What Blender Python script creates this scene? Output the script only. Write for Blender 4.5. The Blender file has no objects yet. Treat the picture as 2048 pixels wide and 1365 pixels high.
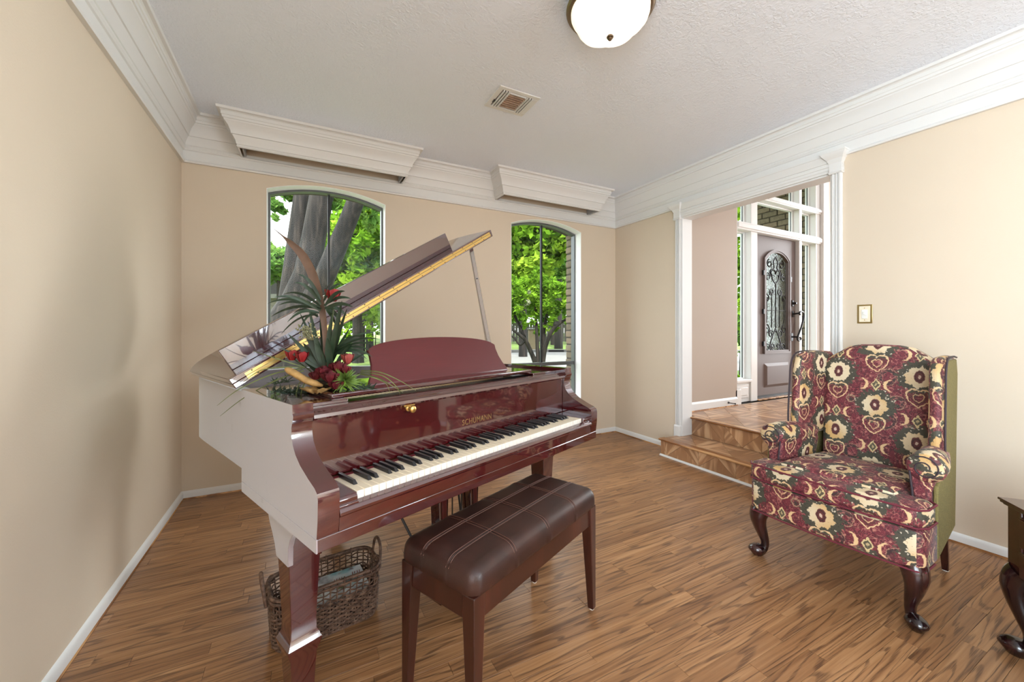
import bpy, bmesh, math, random
import numpy as np
from mathutils import Vector, Matrix
random.seed(7); rng = np.random.default_rng(11)
R = math.radians
scene = bpy.context.scene
C = scene.collection

# ------------------------------------------------------------------ camera
cam_d = bpy.data.cameras.new('camera'); cam = bpy.data.objects.new('camera', cam_d); C.objects.link(cam)
YAW = math.atan(422 / 797.0)
cam.location = (0, 0, 1.2); cam.rotation_euler = (R(90), 0, -YAW)
cam_d.sensor_width = 36; cam_d.sensor_fit = 'HORIZONTAL'; cam_d.lens = 36 * 797 / 2048.0
cam_d.shift_y = -23.5 / 2048.0; cam_d.clip_start = .02; cam_d.clip_end = 400
scene.camera = cam
# ------------------------------------------------------------------ world, sun, fill lamps, exposure
w = bpy.data.worlds.new('overcast_sky'); scene.world = w; w.use_nodes = True
bg = w.node_tree.nodes['Background']; bg.inputs[0].default_value = (.93, .96, 1, 1); bg.inputs[1].default_value = 4.6
XL0, XR0 = -.745, 3.265
def light(name, typ, loc, rot, energy, color=(1, 1, 1), **kw):
    d = bpy.data.lights.new(name, typ); d.energy = energy; d.color = color
    for k, v in kw.items(): setattr(d, k, v)
    o = bpy.data.objects.new(name, d); C.objects.link(o); o.location = loc; o.rotation_euler = rot
    return o
light('sun', 'SUN', (0, -10, 30), (R(42), 0, R(-25)), 7.0, (1, .95, .86), angle=R(4))
# added fill lamps out of view, along the rear, both sides and the foyer
FILL_TINT = (.73, .88, 1.0)
light('rear_fill', 'AREA', (2.45, -3.5, 1.45), (R(90), 0, 0), 10, FILL_TINT, shape='RECTANGLE', size=1.3, size_y=1.9)
light('left_fill', 'AREA', (XL0 + .03, -1.5, 1.40), (R(90), 0, R(-90)), 82, FILL_TINT, shape='RECTANGLE', size=2.2, size_y=1.9, spread=R(125))
light('right_fill', 'AREA', (XR0 - .03, -2.9, 1.75), (R(90), 0, R(90)), 180, FILL_TINT, shape='RECTANGLE', size=1.2, size_y=1.2, spread=R(130))
light('foyer_fill', 'AREA', (7.75, -1.9, 2.2), (R(90), 0, R(20)), 150, (.95, .98, 1), shape='RECTANGLE', size=2.0, size_y=3.2)
light('foyer_end_fill', 'AREA', (8.85, 2.0, 1.95), (R(90), 0, R(90)), 210, (.92, .97, 1), shape='RECTANGLE', size=1.7, size_y=3.0)
vs = scene.view_settings
vs.view_transform = 'Standard'; vs.look = 'None'; vs.exposure = 0.3; vs.gamma = 1.0; vs.use_curve_mapping = False
cy = scene.cycles
cy.use_denoising = True; cy.max_bounces = 6; cy.diffuse_bounces = 4; cy.glossy_bounces = 3; cy.use_adaptive_sampling = True; cy.adaptive_threshold = .05; cy.transparent_max_bounces = 12
cy.transmission_bounces = 6; cy.caustics_reflective = False; cy.caustics_refractive = False; cy.sample_clamp_indirect = 6

# ------------------------------------------------------------------ node helpers
class S:
    def __init__(s, T, k): s.T = T; s.k = k
    def __add__(s, o): return s.T.m('ADD', s, o)
    __radd__ = __add__
    def __sub__(s, o): return s.T.m('SUBTRACT', s, o)
    def __rsub__(s, o): return s.T.m('SUBTRACT', o, s)
    def __mul__(s, o): return s.T.m('MULTIPLY', s, o)
    __rmul__ = __mul__
    def __truediv__(s, o): return s.T.m('DIVIDE', s, o)
    def __lt__(s, o): return s.T.m('LESS_THAN', s, o)
    def __gt__(s, o): return s.T.m('GREATER_THAN', s, o)
class T:
    def __init__(s, name):
        s.mat = bpy.data.materials.new(name); s.mat.use_nodes = True
        s.nt = s.mat.node_tree; s.ns = s.nt.nodes; s.p = s.ns['Principled BSDF']; s.out = s.ns['Material Output']
    def link(s, sock, v):
        if isinstance(v, S): s.nt.links.new(v.k, sock)
        elif isinstance(v, (tuple, list)):
            if len(sock.default_value) == 4 and len(v) == 3: v = (*v, 1)
            sock.default_value = v
        else: sock.default_value = v
    def n(s, typ, out=0, ins=None, **props):
        nd = s.ns.new(typ)
        for k, v in props.items(): setattr(nd, k, v)
        for k, v in (ins or {}).items(): s.link(nd.inputs[k], v)
        return S(s, nd.outputs[out])
    def m(s, op, a, b=None, c=None):
        nd = s.ns.new('ShaderNodeMath'); nd.operation = op
        for i, v in enumerate((a, b, c)):
            if v is not None: s.link(nd.inputs[i], v)
        return S(s, nd.outputs[0])
    def sin(s, a): return s.m('SINE', a)
    def abs(s, a): return s.m('ABSOLUTE', a)
    def sqrt(s, a): return s.m('SQRT', a)
    def max(s, a, b): return s.m('MAXIMUM', a, b)
    def min(s, a, b): return s.m('MINIMUM', a, b)
    def mixc(s, f, a, b, mode='MIX'):
        nd = s.ns.new('ShaderNodeMix'); nd.data_type = 'RGBA'; nd.blend_type = mode
        s.link(nd.inputs[0], f); s.link(nd.inputs[6], a); s.link(nd.inputs[7], b)
        return S(s, nd.outputs[2])
    def ramp(s, f, stops, interp='LINEAR'):
        nd = s.ns.new('ShaderNodeValToRGB'); cr = nd.color_ramp; cr.interpolation = interp
        while len(cr.elements) < len(stops): cr.elements.new(.5)
        for e, (p, c) in zip(cr.elements, stops): e.position = p; e.color = (*c, 1) if len(c) == 3 else c
        s.link(nd.inputs[0], f); return S(s, nd.outputs[0])
    def sm(s, x, a, b):
        nd = s.ns.new('ShaderNodeMapRange'); nd.interpolation_type = 'SMOOTHSTEP'
        s.link(nd.inputs[0], x); nd.inputs[1].default_value = a; nd.inputs[2].default_value = b
        return S(s, nd.outputs[0])
    def obj(s): return s.n('ShaderNodeTexCoord', 3)
    def uv(s): return s.n('ShaderNodeTexCoord', 2)
    def sep(s, v):
        nd = s.ns.new('ShaderNodeSeparateXYZ'); s.link(nd.inputs[0], v); return [S(s, o) for o in nd.outputs]
    def vec(s, x, y, z=0.0): return s.n('ShaderNodeCombineXYZ', 0, {0: x, 1: y, 2: z})
    def scale(s, v, x, y, z):
        nd = s.ns.new('ShaderNodeVectorMath'); nd.operation = 'MULTIPLY'; s.link(nd.inputs[0], v); nd.inputs[1].default_value = (x, y, z)
        return S(s, nd.outputs[0])
    def vadd(s, v, w_):
        nd = s.ns.new('ShaderNodeVectorMath'); nd.operation = 'ADD'; s.link(nd.inputs[0], v); s.link(nd.inputs[1], w_)
        return S(s, nd.outputs[0])
    def noise(s, v, sc, detail=3, rough=.5, out=0, dist=0.0):
        return s.n('ShaderNodeTexNoise', out, {'Vector': v, 'Scale': sc, 'Detail': detail, 'Roughness': rough, 'Distortion': dist})
    def vor(s, v, sc, out=0, feature='F1'): return s.n('ShaderNodeTexVoronoi', out, {'Vector': v, 'Scale': sc}, feature=feature)
    def bump(s, h, strength=.3, dist=.002, normal=None):
        ins = {'Height': h, 'Strength': strength, 'Distance': dist}
        if normal: ins['Normal'] = normal
        return s.n('ShaderNodeBump', 0, ins)
    def attr(s, name, out=2): return s.n('ShaderNodeAttribute', out, attribute_name=name)
    def rand(s): return s.n('ShaderNodeObjectInfo', 5)
    def set(s, **kw):
        for k, v in kw.items(): s.link(s.p.inputs[k.replace('_', ' ')], v)
        return s
def srgb(r, g, b):
    f = lambda c: c / 12.92 if c <= .04045 else ((c + .055) / 1.055) ** 2.4
    return tuple(f(c / 255.0) for c in (r, g, b))

M = {}
def plain(name, col, rough=.5, metal=0.0, coat=0.0, var=0.0, vscale=30, spec=.5, bump=0.0, bscale=200, bdist=.001):
    t = T(name); t.set(Base_Color=col, Roughness=rough, Metallic=metal, Coat_Weight=coat, Coat_Roughness=.06)
    t.p.inputs['Specular IOR Level'].default_value = spec
    if var:
        nz = t.noise(t.obj(), vscale, 4)
        t.set(Base_Color=t.mixc(t.sm(nz, .25, .75), tuple(c * (1 - var) for c in col), tuple(min(1, c * (1 + var)) for c in col)))
    if bump: t.set(Normal=t.bump(t.noise(t.obj(), bscale, 3), bump, bdist))
    M[name] = t.mat; return t.mat

def paint(name, col, rough=.62, sc=170, st=.25):
    t = T(name); o = t.obj(); nz = t.noise(o, sc, 2); big = t.noise(o, 1.3, 2)
    t.set(Base_Color=t.mixc(t.sm(big, .3, .7), tuple(c * .965 for c in col), col), Roughness=rough, Normal=t.bump(nz, st, .0015)); M[name] = t.mat
paint('wall_paint', srgb(219, 203, 181)); paint('taupe_paint', srgb(178, 161, 145))
t = T('ceiling_texture'); o = t.obj()
nz = t.noise(o, 62, 3, .55, dist=.6); nz2 = t.noise(o, 9, 2)
t.set(Base_Color=srgb(238, 244, 254), Roughness=.85, Normal=t.bump(t.sm(nz, .40, .62) * t.sm(nz2, .2, .6) + nz * .3, .45, .0035)); M['ceiling'] = t.mat
plain('trim_white', srgb(226, 225, 222), .38, spec=.4, bump=.04, bscale=60)
plain('window_white', srgb(250, 250, 250), .4)
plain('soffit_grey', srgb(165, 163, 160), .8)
plain('frame_metal', srgb(98, 101, 102), .35, .4)
plain('dark_metal', srgb(38, 40, 42), .4, .4)
plain('iron', srgb(40, 36, 36), .45, .5, bump=.2, bscale=150)
plain('brass', (.62, .41, .14), .30, 1.0); plain('brass_aged', (.60, .46, .20), .3, 1.0, bump=.05)
plain('chrome', (.75, .75, .76), .12, 1.0)
plain('black', (.012, .012, .014), .35); plain('rubber', (.02, .02, .02), .7)
plain('ivory', srgb(240, 226, 198), .35, coat=.2); plain('key_front', srgb(228, 224, 216), .4); plain('ebony', (.018, .018, .02), .28, coat=.3)
plain('door_metal', srgb(102, 86, 80), .5, .0, bump=.05, bscale=120)
plain('white_plastic', srgb(238, 236, 228), .35)
plain('bronze', srgb(122, 104, 82), .35, .8)
plain('dust_brown', srgb(96, 66, 50), .9, var=.3)
plain('screw', (.05, .035, .02), .4, .6)

def wood(name, c1, c2, c3, rough=.3, coat=.0, coord='OBJ', freq=60, along='x', ior=None, contrast=1.0, tint=False, bump=.05, spec=.5):
    t = T(name)
    v = t.obj() if coord == 'OBJ' else t.uv()
    if coord == 'OBJ':
        r = t.rand() * 37.0; v = t.vadd(v, t.vec(r, r * .7, r * .3))
    sx, sy, sz = {'x': (1, 8, 8), 'y': (8, 1, 8), 'z': (8, 8, 1)}[along]
    vs_ = t.scale(v, sx, sy, sz)
    base = t.noise(vs_, 1.1, 3, .55)                       # slow figure
    rings = t.sin(base * freq)                             # cathedral bands
    fx, fy, fz = {'x': (5, 160, 160), 'y': (160, 5, 160), 'z': (160, 160, 5)}[along]
    fine = t.noise(t.scale(v, fx, fy, fz), 2.2, 3, .6)
    f = t.sm(rings * .5 * contrast + fine * .75 + base * .35, .1, 1.15)
    col = t.ramp(f, [(0, c1), (.5, c2), (1, c3)])
    if tint:
        a = t.attr('tint'); col = t.mixc(1.0, col, t.ramp(a, [(0, (.80, .77, .74)), (.5, (.96, .96, .96)), (1, (1.12, 1.1, 1.06))]), 'MULTIPLY')
    t.set(Base_Color=col, Roughness=rough, Coat_Weight=coat, Coat_Roughness=.04)
    t.p.inputs['Specular IOR Level'].default_value = spec
    if ior: t.set(IOR=ior)
    if bump: t.set(Normal=t.bump(fine, bump, .001))
    M[name] = t.mat; return t
# ------------------------------------------------------------------ materials with figure
# oak floor: cathedral grain in plank coordinates (uv in metres, u along the plank)
t = T('oak_plank'); uv = t.uv(); u, v, _ = t.sep(uv); tint = t.attr('tint')
slow = t.noise(t.vec(u * .5, v * 8.0, tint * 40.0), 1.3, 2, .4)
bands = t.sin((slow * 9.0 + v * 14.0 + t.noise(t.vec(u * 5.0, v * 40.0, tint * 17.0), 1.0, 2) * .35) * 6.2832 * 1.7)
pores = t.noise(t.vec(u * 7.0, v * 420.0, tint * 9.0), 1.0, 3, .65)
streak = t.noise(t.vec(u * 1.6, v * 60.0, tint * 23.0), 1.0, 3, .6)
dark = t.sm(bands, .35, 1.0) * t.sm(pores, .28, .60)
base = t.ramp(streak, [(.25, srgb(128, 89, 58)), (.5, srgb(163, 119, 80)), (.78, srgb(188, 145, 103))])
col = t.mixc(dark * .78, base, srgb(80, 52, 35))
col = t.mixc(t.sm(pores, .60, .78) * .4, col, srgb(98, 64, 40))
col = t.mixc(1.0, col, t.ramp(tint, [(0, (.76, .71, .68)), (.35, (.93, .91, .89)), (.7, (1.0, .99, .98)), (1, (1.08, 1.07, 1.04))]), 'MULTIPLY')
t.set(Base_Color=col, Roughness=t.sm(pores, .2, .9) * .12 + .30, Normal=t.bump(dark * -.6 + pores * .4, .10, .0006))
t.p.inputs['Specular IOR Level'].default_value = .5; M['oak_plank'] = t.mat
wood('parquet', srgb(164, 122, 88), srgb(194, 152, 114), srgb(212, 174, 136), rough=.28, coord='UV', freq=22, along='x', tint=True, bump=.04)
wood('nosing', srgb(140, 92, 54), srgb(182, 132, 84), srgb(206, 158, 108), rough=.25, along='y', freq=22)
wood('mahogany', srgb(58, 6, 11), srgb(72, 10, 15), srgb(84, 15, 19), rough=.22, coat=1.0, freq=9, along='x', bump=0, contrast=.35)
M['mahogany'].node_tree.nodes['Principled BSDF'].inputs['Coat IOR'].default_value = 2.0
wood('mahogany_satin', srgb(84, 24, 27), srgb(93, 28, 30), srgb(102, 35, 34), rough=.34, coat=.2, freq=10, along='x', bump=0, contrast=.35)
wood('bench_wood', srgb(50, 24, 18), srgb(64, 31, 23), srgb(78, 40, 29), rough=.28, coat=.3, freq=12, along='z', bump=0, contrast=.4)
wood('table_wood', srgb(62, 27, 17), srgb(82, 38, 23), srgb(102, 52, 31), rough=.22, coat=.4, freq=10, along='x', bump=0)
wood('dark_leg', srgb(22, 8, 10), srgb(36, 14, 15), srgb(52, 22, 20), rough=.2, coat=.5, freq=16, along='z', bump=0)
# piano side: dusty, rubbed lacquer; pale base and sheen paint in the wall's reflection
t = T('mahogany_dust_reflection'); o = t.obj(); nz = t.noise(o, 9, 5, .65); sm_ = t.noise(t.scale(o, 1, 3, 5), 4.2, 3)
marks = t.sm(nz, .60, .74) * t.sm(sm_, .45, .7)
t.set(Base_Color=t.mixc(marks, srgb(152, 142, 148), srgb(112, 98, 104)), Roughness=.4, Coat_Weight=1.0, Coat_Roughness=.22, Coat_IOR=2.4, Sheen_Weight=1.0 - marks * .5, Sheen_Roughness=.5, Sheen_Tint=(.86, .93, 1)); M['mahogany_dust_reflection'] = t.mat
# leather
t = T('leather'); o = t.obj(); vv = t.vor(o, 260, 0, 'DISTANCE_TO_EDGE'); nz = t.noise(o, 14, 3)
t.set(Base_Color=t.mixc(t.sm(nz, .3, .7), srgb(44, 24, 19), srgb(58, 32, 25)), Roughness=.40, Normal=t.bump(t.sm(vv, 0, .25), .12, .0006)); M['leather'] = t.mat
plain('leather_seam', srgb(42, 22, 19), .5)
plain('leather_thread', srgb(104, 70, 58), .6)
# upholstery: half-drop damask of medallions, hearts, crescents and paisleys on burgundy
t = T('damask'); uv = t.uv(); u0, v0, _ = t.sep(uv)
wn = t.ns.new('ShaderNodeTexNoise'); t.link(wn.inputs['Vector'], t.vec(u0, v0)); wn.inputs['Scale'].default_value = 95; wn.inputs['Detail'].default_value = 2
wx, wy, _ = t.sep(S(t, wn.outputs[1]))
u = u0 + (wx - .5) * .014; v = v0 + (wy - .5) * .014
P_ = t.vec(u, v)
fine = t.noise(t.vec(u0, v0), 900, 2, .6); wob = t.noise(P_, 30, 3)
W_, H_ = .335, .33
def fold(a, off, per): return (t.m('FRACT', a / per + off) - .5) * per
def spots(sc, r0, r1): return t.sm(t.vor(P_, sc, 0), r1, r0)
pv = t.vor(P_, 15, 0); pe = t.sin(pv * 120.0 + wob * 6.0)
bgc = t.mixc(t.sm(pe, -.1, .6), srgb(86, 25, 37), srgb(132, 58, 66))
bgc = t.mixc(spots(48, .16, .26) * .8, bgc, srgb(190, 128, 112))
pais = t.vor(P_, 8.5, 0)
bgc = t.mixc(t.sm(t.abs(pais - .40 + wob * .12), .055, .025) * .9, bgc, srgb(54, 50, 46))
bgc = t.mixc(t.sm(t.abs(pais - .47 + wob * .12), .018, .006) * .8, bgc, srgb(176, 150, 120))
bgc = t.mixc(spots(90, .12, .2) * .55, bgc, srgb(60, 26, 34))
edge = t.vor(P_, 55, 0, 'DISTANCE_TO_EDGE'); bgc = t.mixc(t.sm(edge, .09, .03) * t.sm(wob, .42, .55) * .7, bgc, srgb(176, 112, 104))
edge2 = t.vor(P_, 26, 0, 'DISTANCE_TO_EDGE'); bgc = t.mixc(t.sm(edge2, .07, .02) * .6, bgc, srgb(58, 30, 36))
col = bgc
lightdots = spots(62, .17, .27); darkdots = spots(110, .2, .34)
for off in ((0.0, 0.0), (.5, .5)):
    x = fold(u, off[0], W_); y = fold(v, off[1], H_); ax = t.abs(x)
    ang = t.m('ARCTAN2', y - .01, x)
    q = (wob - .5) * .5
    d = t.sqrt((x / .051) * (x / .051) + ((y - .012) / .051) * ((y - .012) / .051)) + t.sin(ang * 8.0) * .07 + t.sin(ang * 20.0 + 1.0) * .04 + q
    gg = t.mixc(lightdots, srgb(70, 68, 56), srgb(204, 194, 172))
    gg = t.mixc(darkdots * .7, gg, srgb(36, 38, 34))
    col = t.mixc(t.sm(d + (t.noise(P_, 70, 2) - .5) * 1.6, 1.75, 1.6), col, gg)
    cream = t.mixc(t.sm(t.noise(P_, 3.2, 1), .42, .58), srgb(216, 200, 168), srgb(202, 164, 106))
    cream = t.mixc(spots(80, .1, .2) * .5, cream, srgb(150, 110, 80))
    col = t.mixc(t.sm(d, 1.04, .98), col, cream)
    d2 = t.sqrt((x / .020) * (x / .020) + ((y - .014) / .031) * ((y - .014) / .031))
    col = t.mixc(t.sm(d2, 1.08, .95), col, srgb(96, 46, 46))
    col = t.mixc(t.sm(t.abs(d2 - .72), .12, .05), col, srgb(60, 34, 34))
    col = t.mixc(t.sm(d2, .34, .24), col, srgb(206, 180, 160))
    for hs, th, hc in ((.040, .20, srgb(216, 184, 140)), (.026, .22, srgb(88, 50, 46)), (.018, .30, srgb(206, 172, 128))):   # nested heart outlines
        hx = x / hs; hy = (y + .094) / hs + .15
        sd = hx * hx + hy * hy - 1.0 - t.m('POWER', t.abs(hx), .667) * hy
        col = t.mixc(t.sm(t.abs(sd), th, th * .5), col, hc)
    cx = ax - .060; cyy = y - .122                                             # crescents and lozenge
    c1 = t.sqrt(cx * cx + cyy * cyy); c2 = t.sqrt((cx - .013) * (cx - .013) + cyy * cyy)
    col = t.mixc(t.sm(c1, .031, .028) * t.sm(c2, .028, .031), col, srgb(220, 186, 140))
    lz = ax / .021 + t.abs(y - .122) / .032
    col = t.mixc(t.sm(lz, 1.08, .98), col, srgb(206, 184, 136)); col = t.mixc(t.sm(lz, .76, .68), col, srgb(84, 78, 62)); col = t.mixc(t.sm(lz, .34, .26), col, srgb(180, 160, 120))
col = t.mixc(.30, col, t.mixc(fine, (.05, .04, .04), (.9, .86, .8)), 'OVERLAY')
t.set(Base_Color=col, Roughness=.6, Sheen_Weight=.08, Sheen_Roughness=.4, Normal=t.bump(fine, .25, .0006)); M['damask'] = t.mat
t = T('olive_fabric'); uv = t.uv(); u, v, _ = t.sep(uv)
wv = t.noise(t.vec(u * 40.0, v * 700.0), 1, 2); wv2 = t.noise(t.vec(u * 700.0, v * 40.0), 1, 2)
t.set(Base_Color=t.mixc(t.sm(wv + wv2, .7, 1.3), srgb(92, 83, 44), srgb(136, 125, 74)), Roughness=.85, Normal=t.bump(wv + wv2, .2, .0006)); M['olive_fabric'] = t.mat
plain('piping_dark', srgb(52, 40, 46), .7); plain('piping_red', srgb(104, 34, 48), .7)
# glazing
def glaze(name, tint, rough, bumpy=0.0, fac=.05):
    t = T(name); tr = t.n('ShaderNodeBsdfTransparent', 0, {'Color': tint}); gl = t.n('ShaderNodeBsdfGlossy', 0, {'Roughness': rough, 'Color': (1, 1, 1)})
    fr = t.n('ShaderNodeFresnel', 0, {'IOR': 1.45})
    mx = t.ns.new('ShaderNodeMixShader'); t.link(mx.inputs[0], fr * .2); t.link(mx.inputs[1], tr); t.link(mx.inputs[2], gl)
    if bumpy: t.link(gl.k.node.inputs['Normal'], t.bump(t.vor(t.obj(), 55, 0), bumpy, .01))
    t.nt.links.new(mx.outputs[0], t.out.inputs[0]); M[name] = t.mat
glaze('pane', (.96, .98, .97), .02)
t = T('pane_clear'); t.nt.links.new(t.n('ShaderNodeBsdfTransparent', 0, {'Color': (.95, .98, .97)}).k, t.out.inputs[0]); M['pane_clear'] = t.mat
t = T('rain_glass'); o = t.obj(); bn = t.bump(t.vor(t.scale(o, 1, 1, .5), 85, 0) + t.noise(o, 120, 2) * .5, .9, .01)
t.set(Base_Color=(.86, .93, .95), Roughness=.22, IOR=1.2, Normal=bn); t.p.inputs['Transmission Weight'].default_value = 1.0
M['rain_glass'] = t.mat
t = T('lamp_glass'); t.set(Base_Color=srgb(250, 240, 222), Roughness=.35, Emission_Color=(1, .86, .66), Emission_Strength=1.15); M['lamp_glass'] = t.mat
# outdoors
t = T('brick_face'); o = t.obj(); r = t.rand()
nz = t.noise(t.vadd(o, t.vec(r * 30.0, r * 11.0, r * 7.0)), 28, 4, .6)
t.set(Base_Color=t.mixc(nz, t.ramp(r, [(0, srgb(70, 60, 48)), (.5, srgb(108, 94, 76)), (1, srgb(122, 96, 80))]), srgb(138, 124, 102)), Roughness=.9, Normal=t.bump(nz, .5, .004)); M['brick_face'] = t.mat
plain('mortar', srgb(70, 62, 54), .95)
t = T('bark'); o = t.obj(); f1 = t.noise(t.scale(o, 11, 11, .9), 1.3, 3, .5)
t.set(Base_Color=t.ramp(f1, [(.36, (.0015, .001, .001)), (.52, (.010, .0075, .0065)), (.70, (.032, .025, .021))]), Roughness=.95, Normal=t.bump(f1, .35, .02)); M['bark'] = t.mat
def leafmat(name, a, b, c):
    t = T(name); r = t.attr('tint')
    col = t.ramp(r, [(0, a), (.5, b), (1, c)])
    df = t.n('ShaderNodeBsdfDiffuse', 0, {'Color': col}); tl = t.n('ShaderNodeBsdfTranslucent', 0, {'Color': col})
    mx = t.ns.new('ShaderNodeMixShader'); mx.inputs[0].default_value = .42; t.link(mx.inputs[1], df); t.link(mx.inputs[2], tl)
    t.nt.links.new(mx.outputs[0], t.out.inputs[0]); M[name] = t.mat
leafmat('leaf_bright', (.05, .12, .012), (.16, .31, .022), (.34, .48, .05))
leafmat('leaf_deep', (.026, .075, .013), (.075, .17, .028), (.16, .28, .05))
leafmat('leaf_oak', (.045, .12, .028), (.12, .24, .05), (.24, .37, .08))
leafmat('leaf_pale', (.10, .13, .06), (.22, .26, .14), (.42, .42, .32))
t = T('lawn'); o = t.obj(); nz = t.noise(o, 6, 5, .7); nb = t.noise(o, .35, 2)
t.set(Base_Color=t.mixc(t.sm(nb, .35, .65), t.ramp(nz, [(.3, (.045, .095, .012)), (.7, (.13, .23, .03))]), t.ramp(nz, [(.3, (.08, .12, .02)), (.7, (.20, .27, .055))])), Roughness=.95, Normal=t.bump(nz, .6, .05)); M['lawn'] = t.mat
plain('road', (.165, .162, .155), .85, var=.06, vscale=8); plain('kerb', (.14, .135, .125), .9, var=.12, vscale=12)
plain('mulch', (.05, .030, .018), .95, var=.3, vscale=20); plain('dark_gap', (.006, .006, .006), .9)
plain('house_siding', (.15, .135, .11), .85, var=.06); plain('house_roof', (.065, .06, .058), .95, var=.2, vscale=10); plain('house_trim', (.17, .165, .155), .7)
plain('fence_wood', (.11, .10, .09), .9, var=.15)
# small things
t = T('wicker'); o = t.obj(); nz = t.noise(o, 60, 3)
t.set(Base_Color=t.ramp(nz, [(.3, srgb(62, 44, 36)), (.55, srgb(112, 86, 70)), (.8, srgb(150, 124, 104))]), Roughness=.55, Normal=t.bump(t.noise(o, 300, 2), .3, .001)); M['wicker'] = t.mat
t = T('magazine_cover'); uv = t.uv(); n1 = t.noise(uv, 9, 4, .6); n2 = t.noise(t.vadd(uv, (3, 5, 1)), 6, 3); n3 = t.noise(t.vadd(uv, (9, 2, 4)), 14, 3)
c = t.mixc(t.sm(n1, .45, .62), srgb(232, 238, 240), srgb(150, 154, 158)); c = t.mixc(t.sm(n2, .55, .68), c, srgb(136, 190, 196)); c = t.mixc(t.sm(n3, .62, .70), c, srgb(96, 120, 70)); c = t.mixc(t.sm(t.noise(t.vadd(uv, (1, 7, 3)), 11, 2), .64, .72), c, srgb(120, 60, 70))
t.set(Base_Color=c, Roughness=.3); M['magazine_cover'] = t.mat
plain('paper', srgb(226, 224, 216), .6); plain('print_red', srgb(150, 40, 50), .5)
plain('frond', srgb(34, 54, 34), .5, var=.25); plain('blade', srgb(96, 106, 58), .55, var=.2); plain('spike_green', srgb(112, 142, 62), .6, var=.2)
plain('rose_dark', srgb(92, 8, 22), .75, var=.35, vscale=40); plain('petal_red', srgb(136, 20, 24), .6, var=.2, vscale=25); plain('petal_pink', srgb(150, 66, 60), .6, var=.2)
plain('spathe', srgb(104, 80, 64), .6, var=.2, vscale=18); plain('berry', srgb(150, 150, 116), .7, var=.2); plain('fungus', srgb(186, 148, 92), .7, var=.25, vscale=40); plain('bowl_dark', srgb(30, 26, 22), .5)
plain('stem', srgb(70, 84, 48), .6)
plain('gold_plate', (.52, .36, .13), .4, .7); plain('felt', srgb(90, 14, 22), .95)
plain('soundboard', srgb(150, 104, 60), .5)
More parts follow.
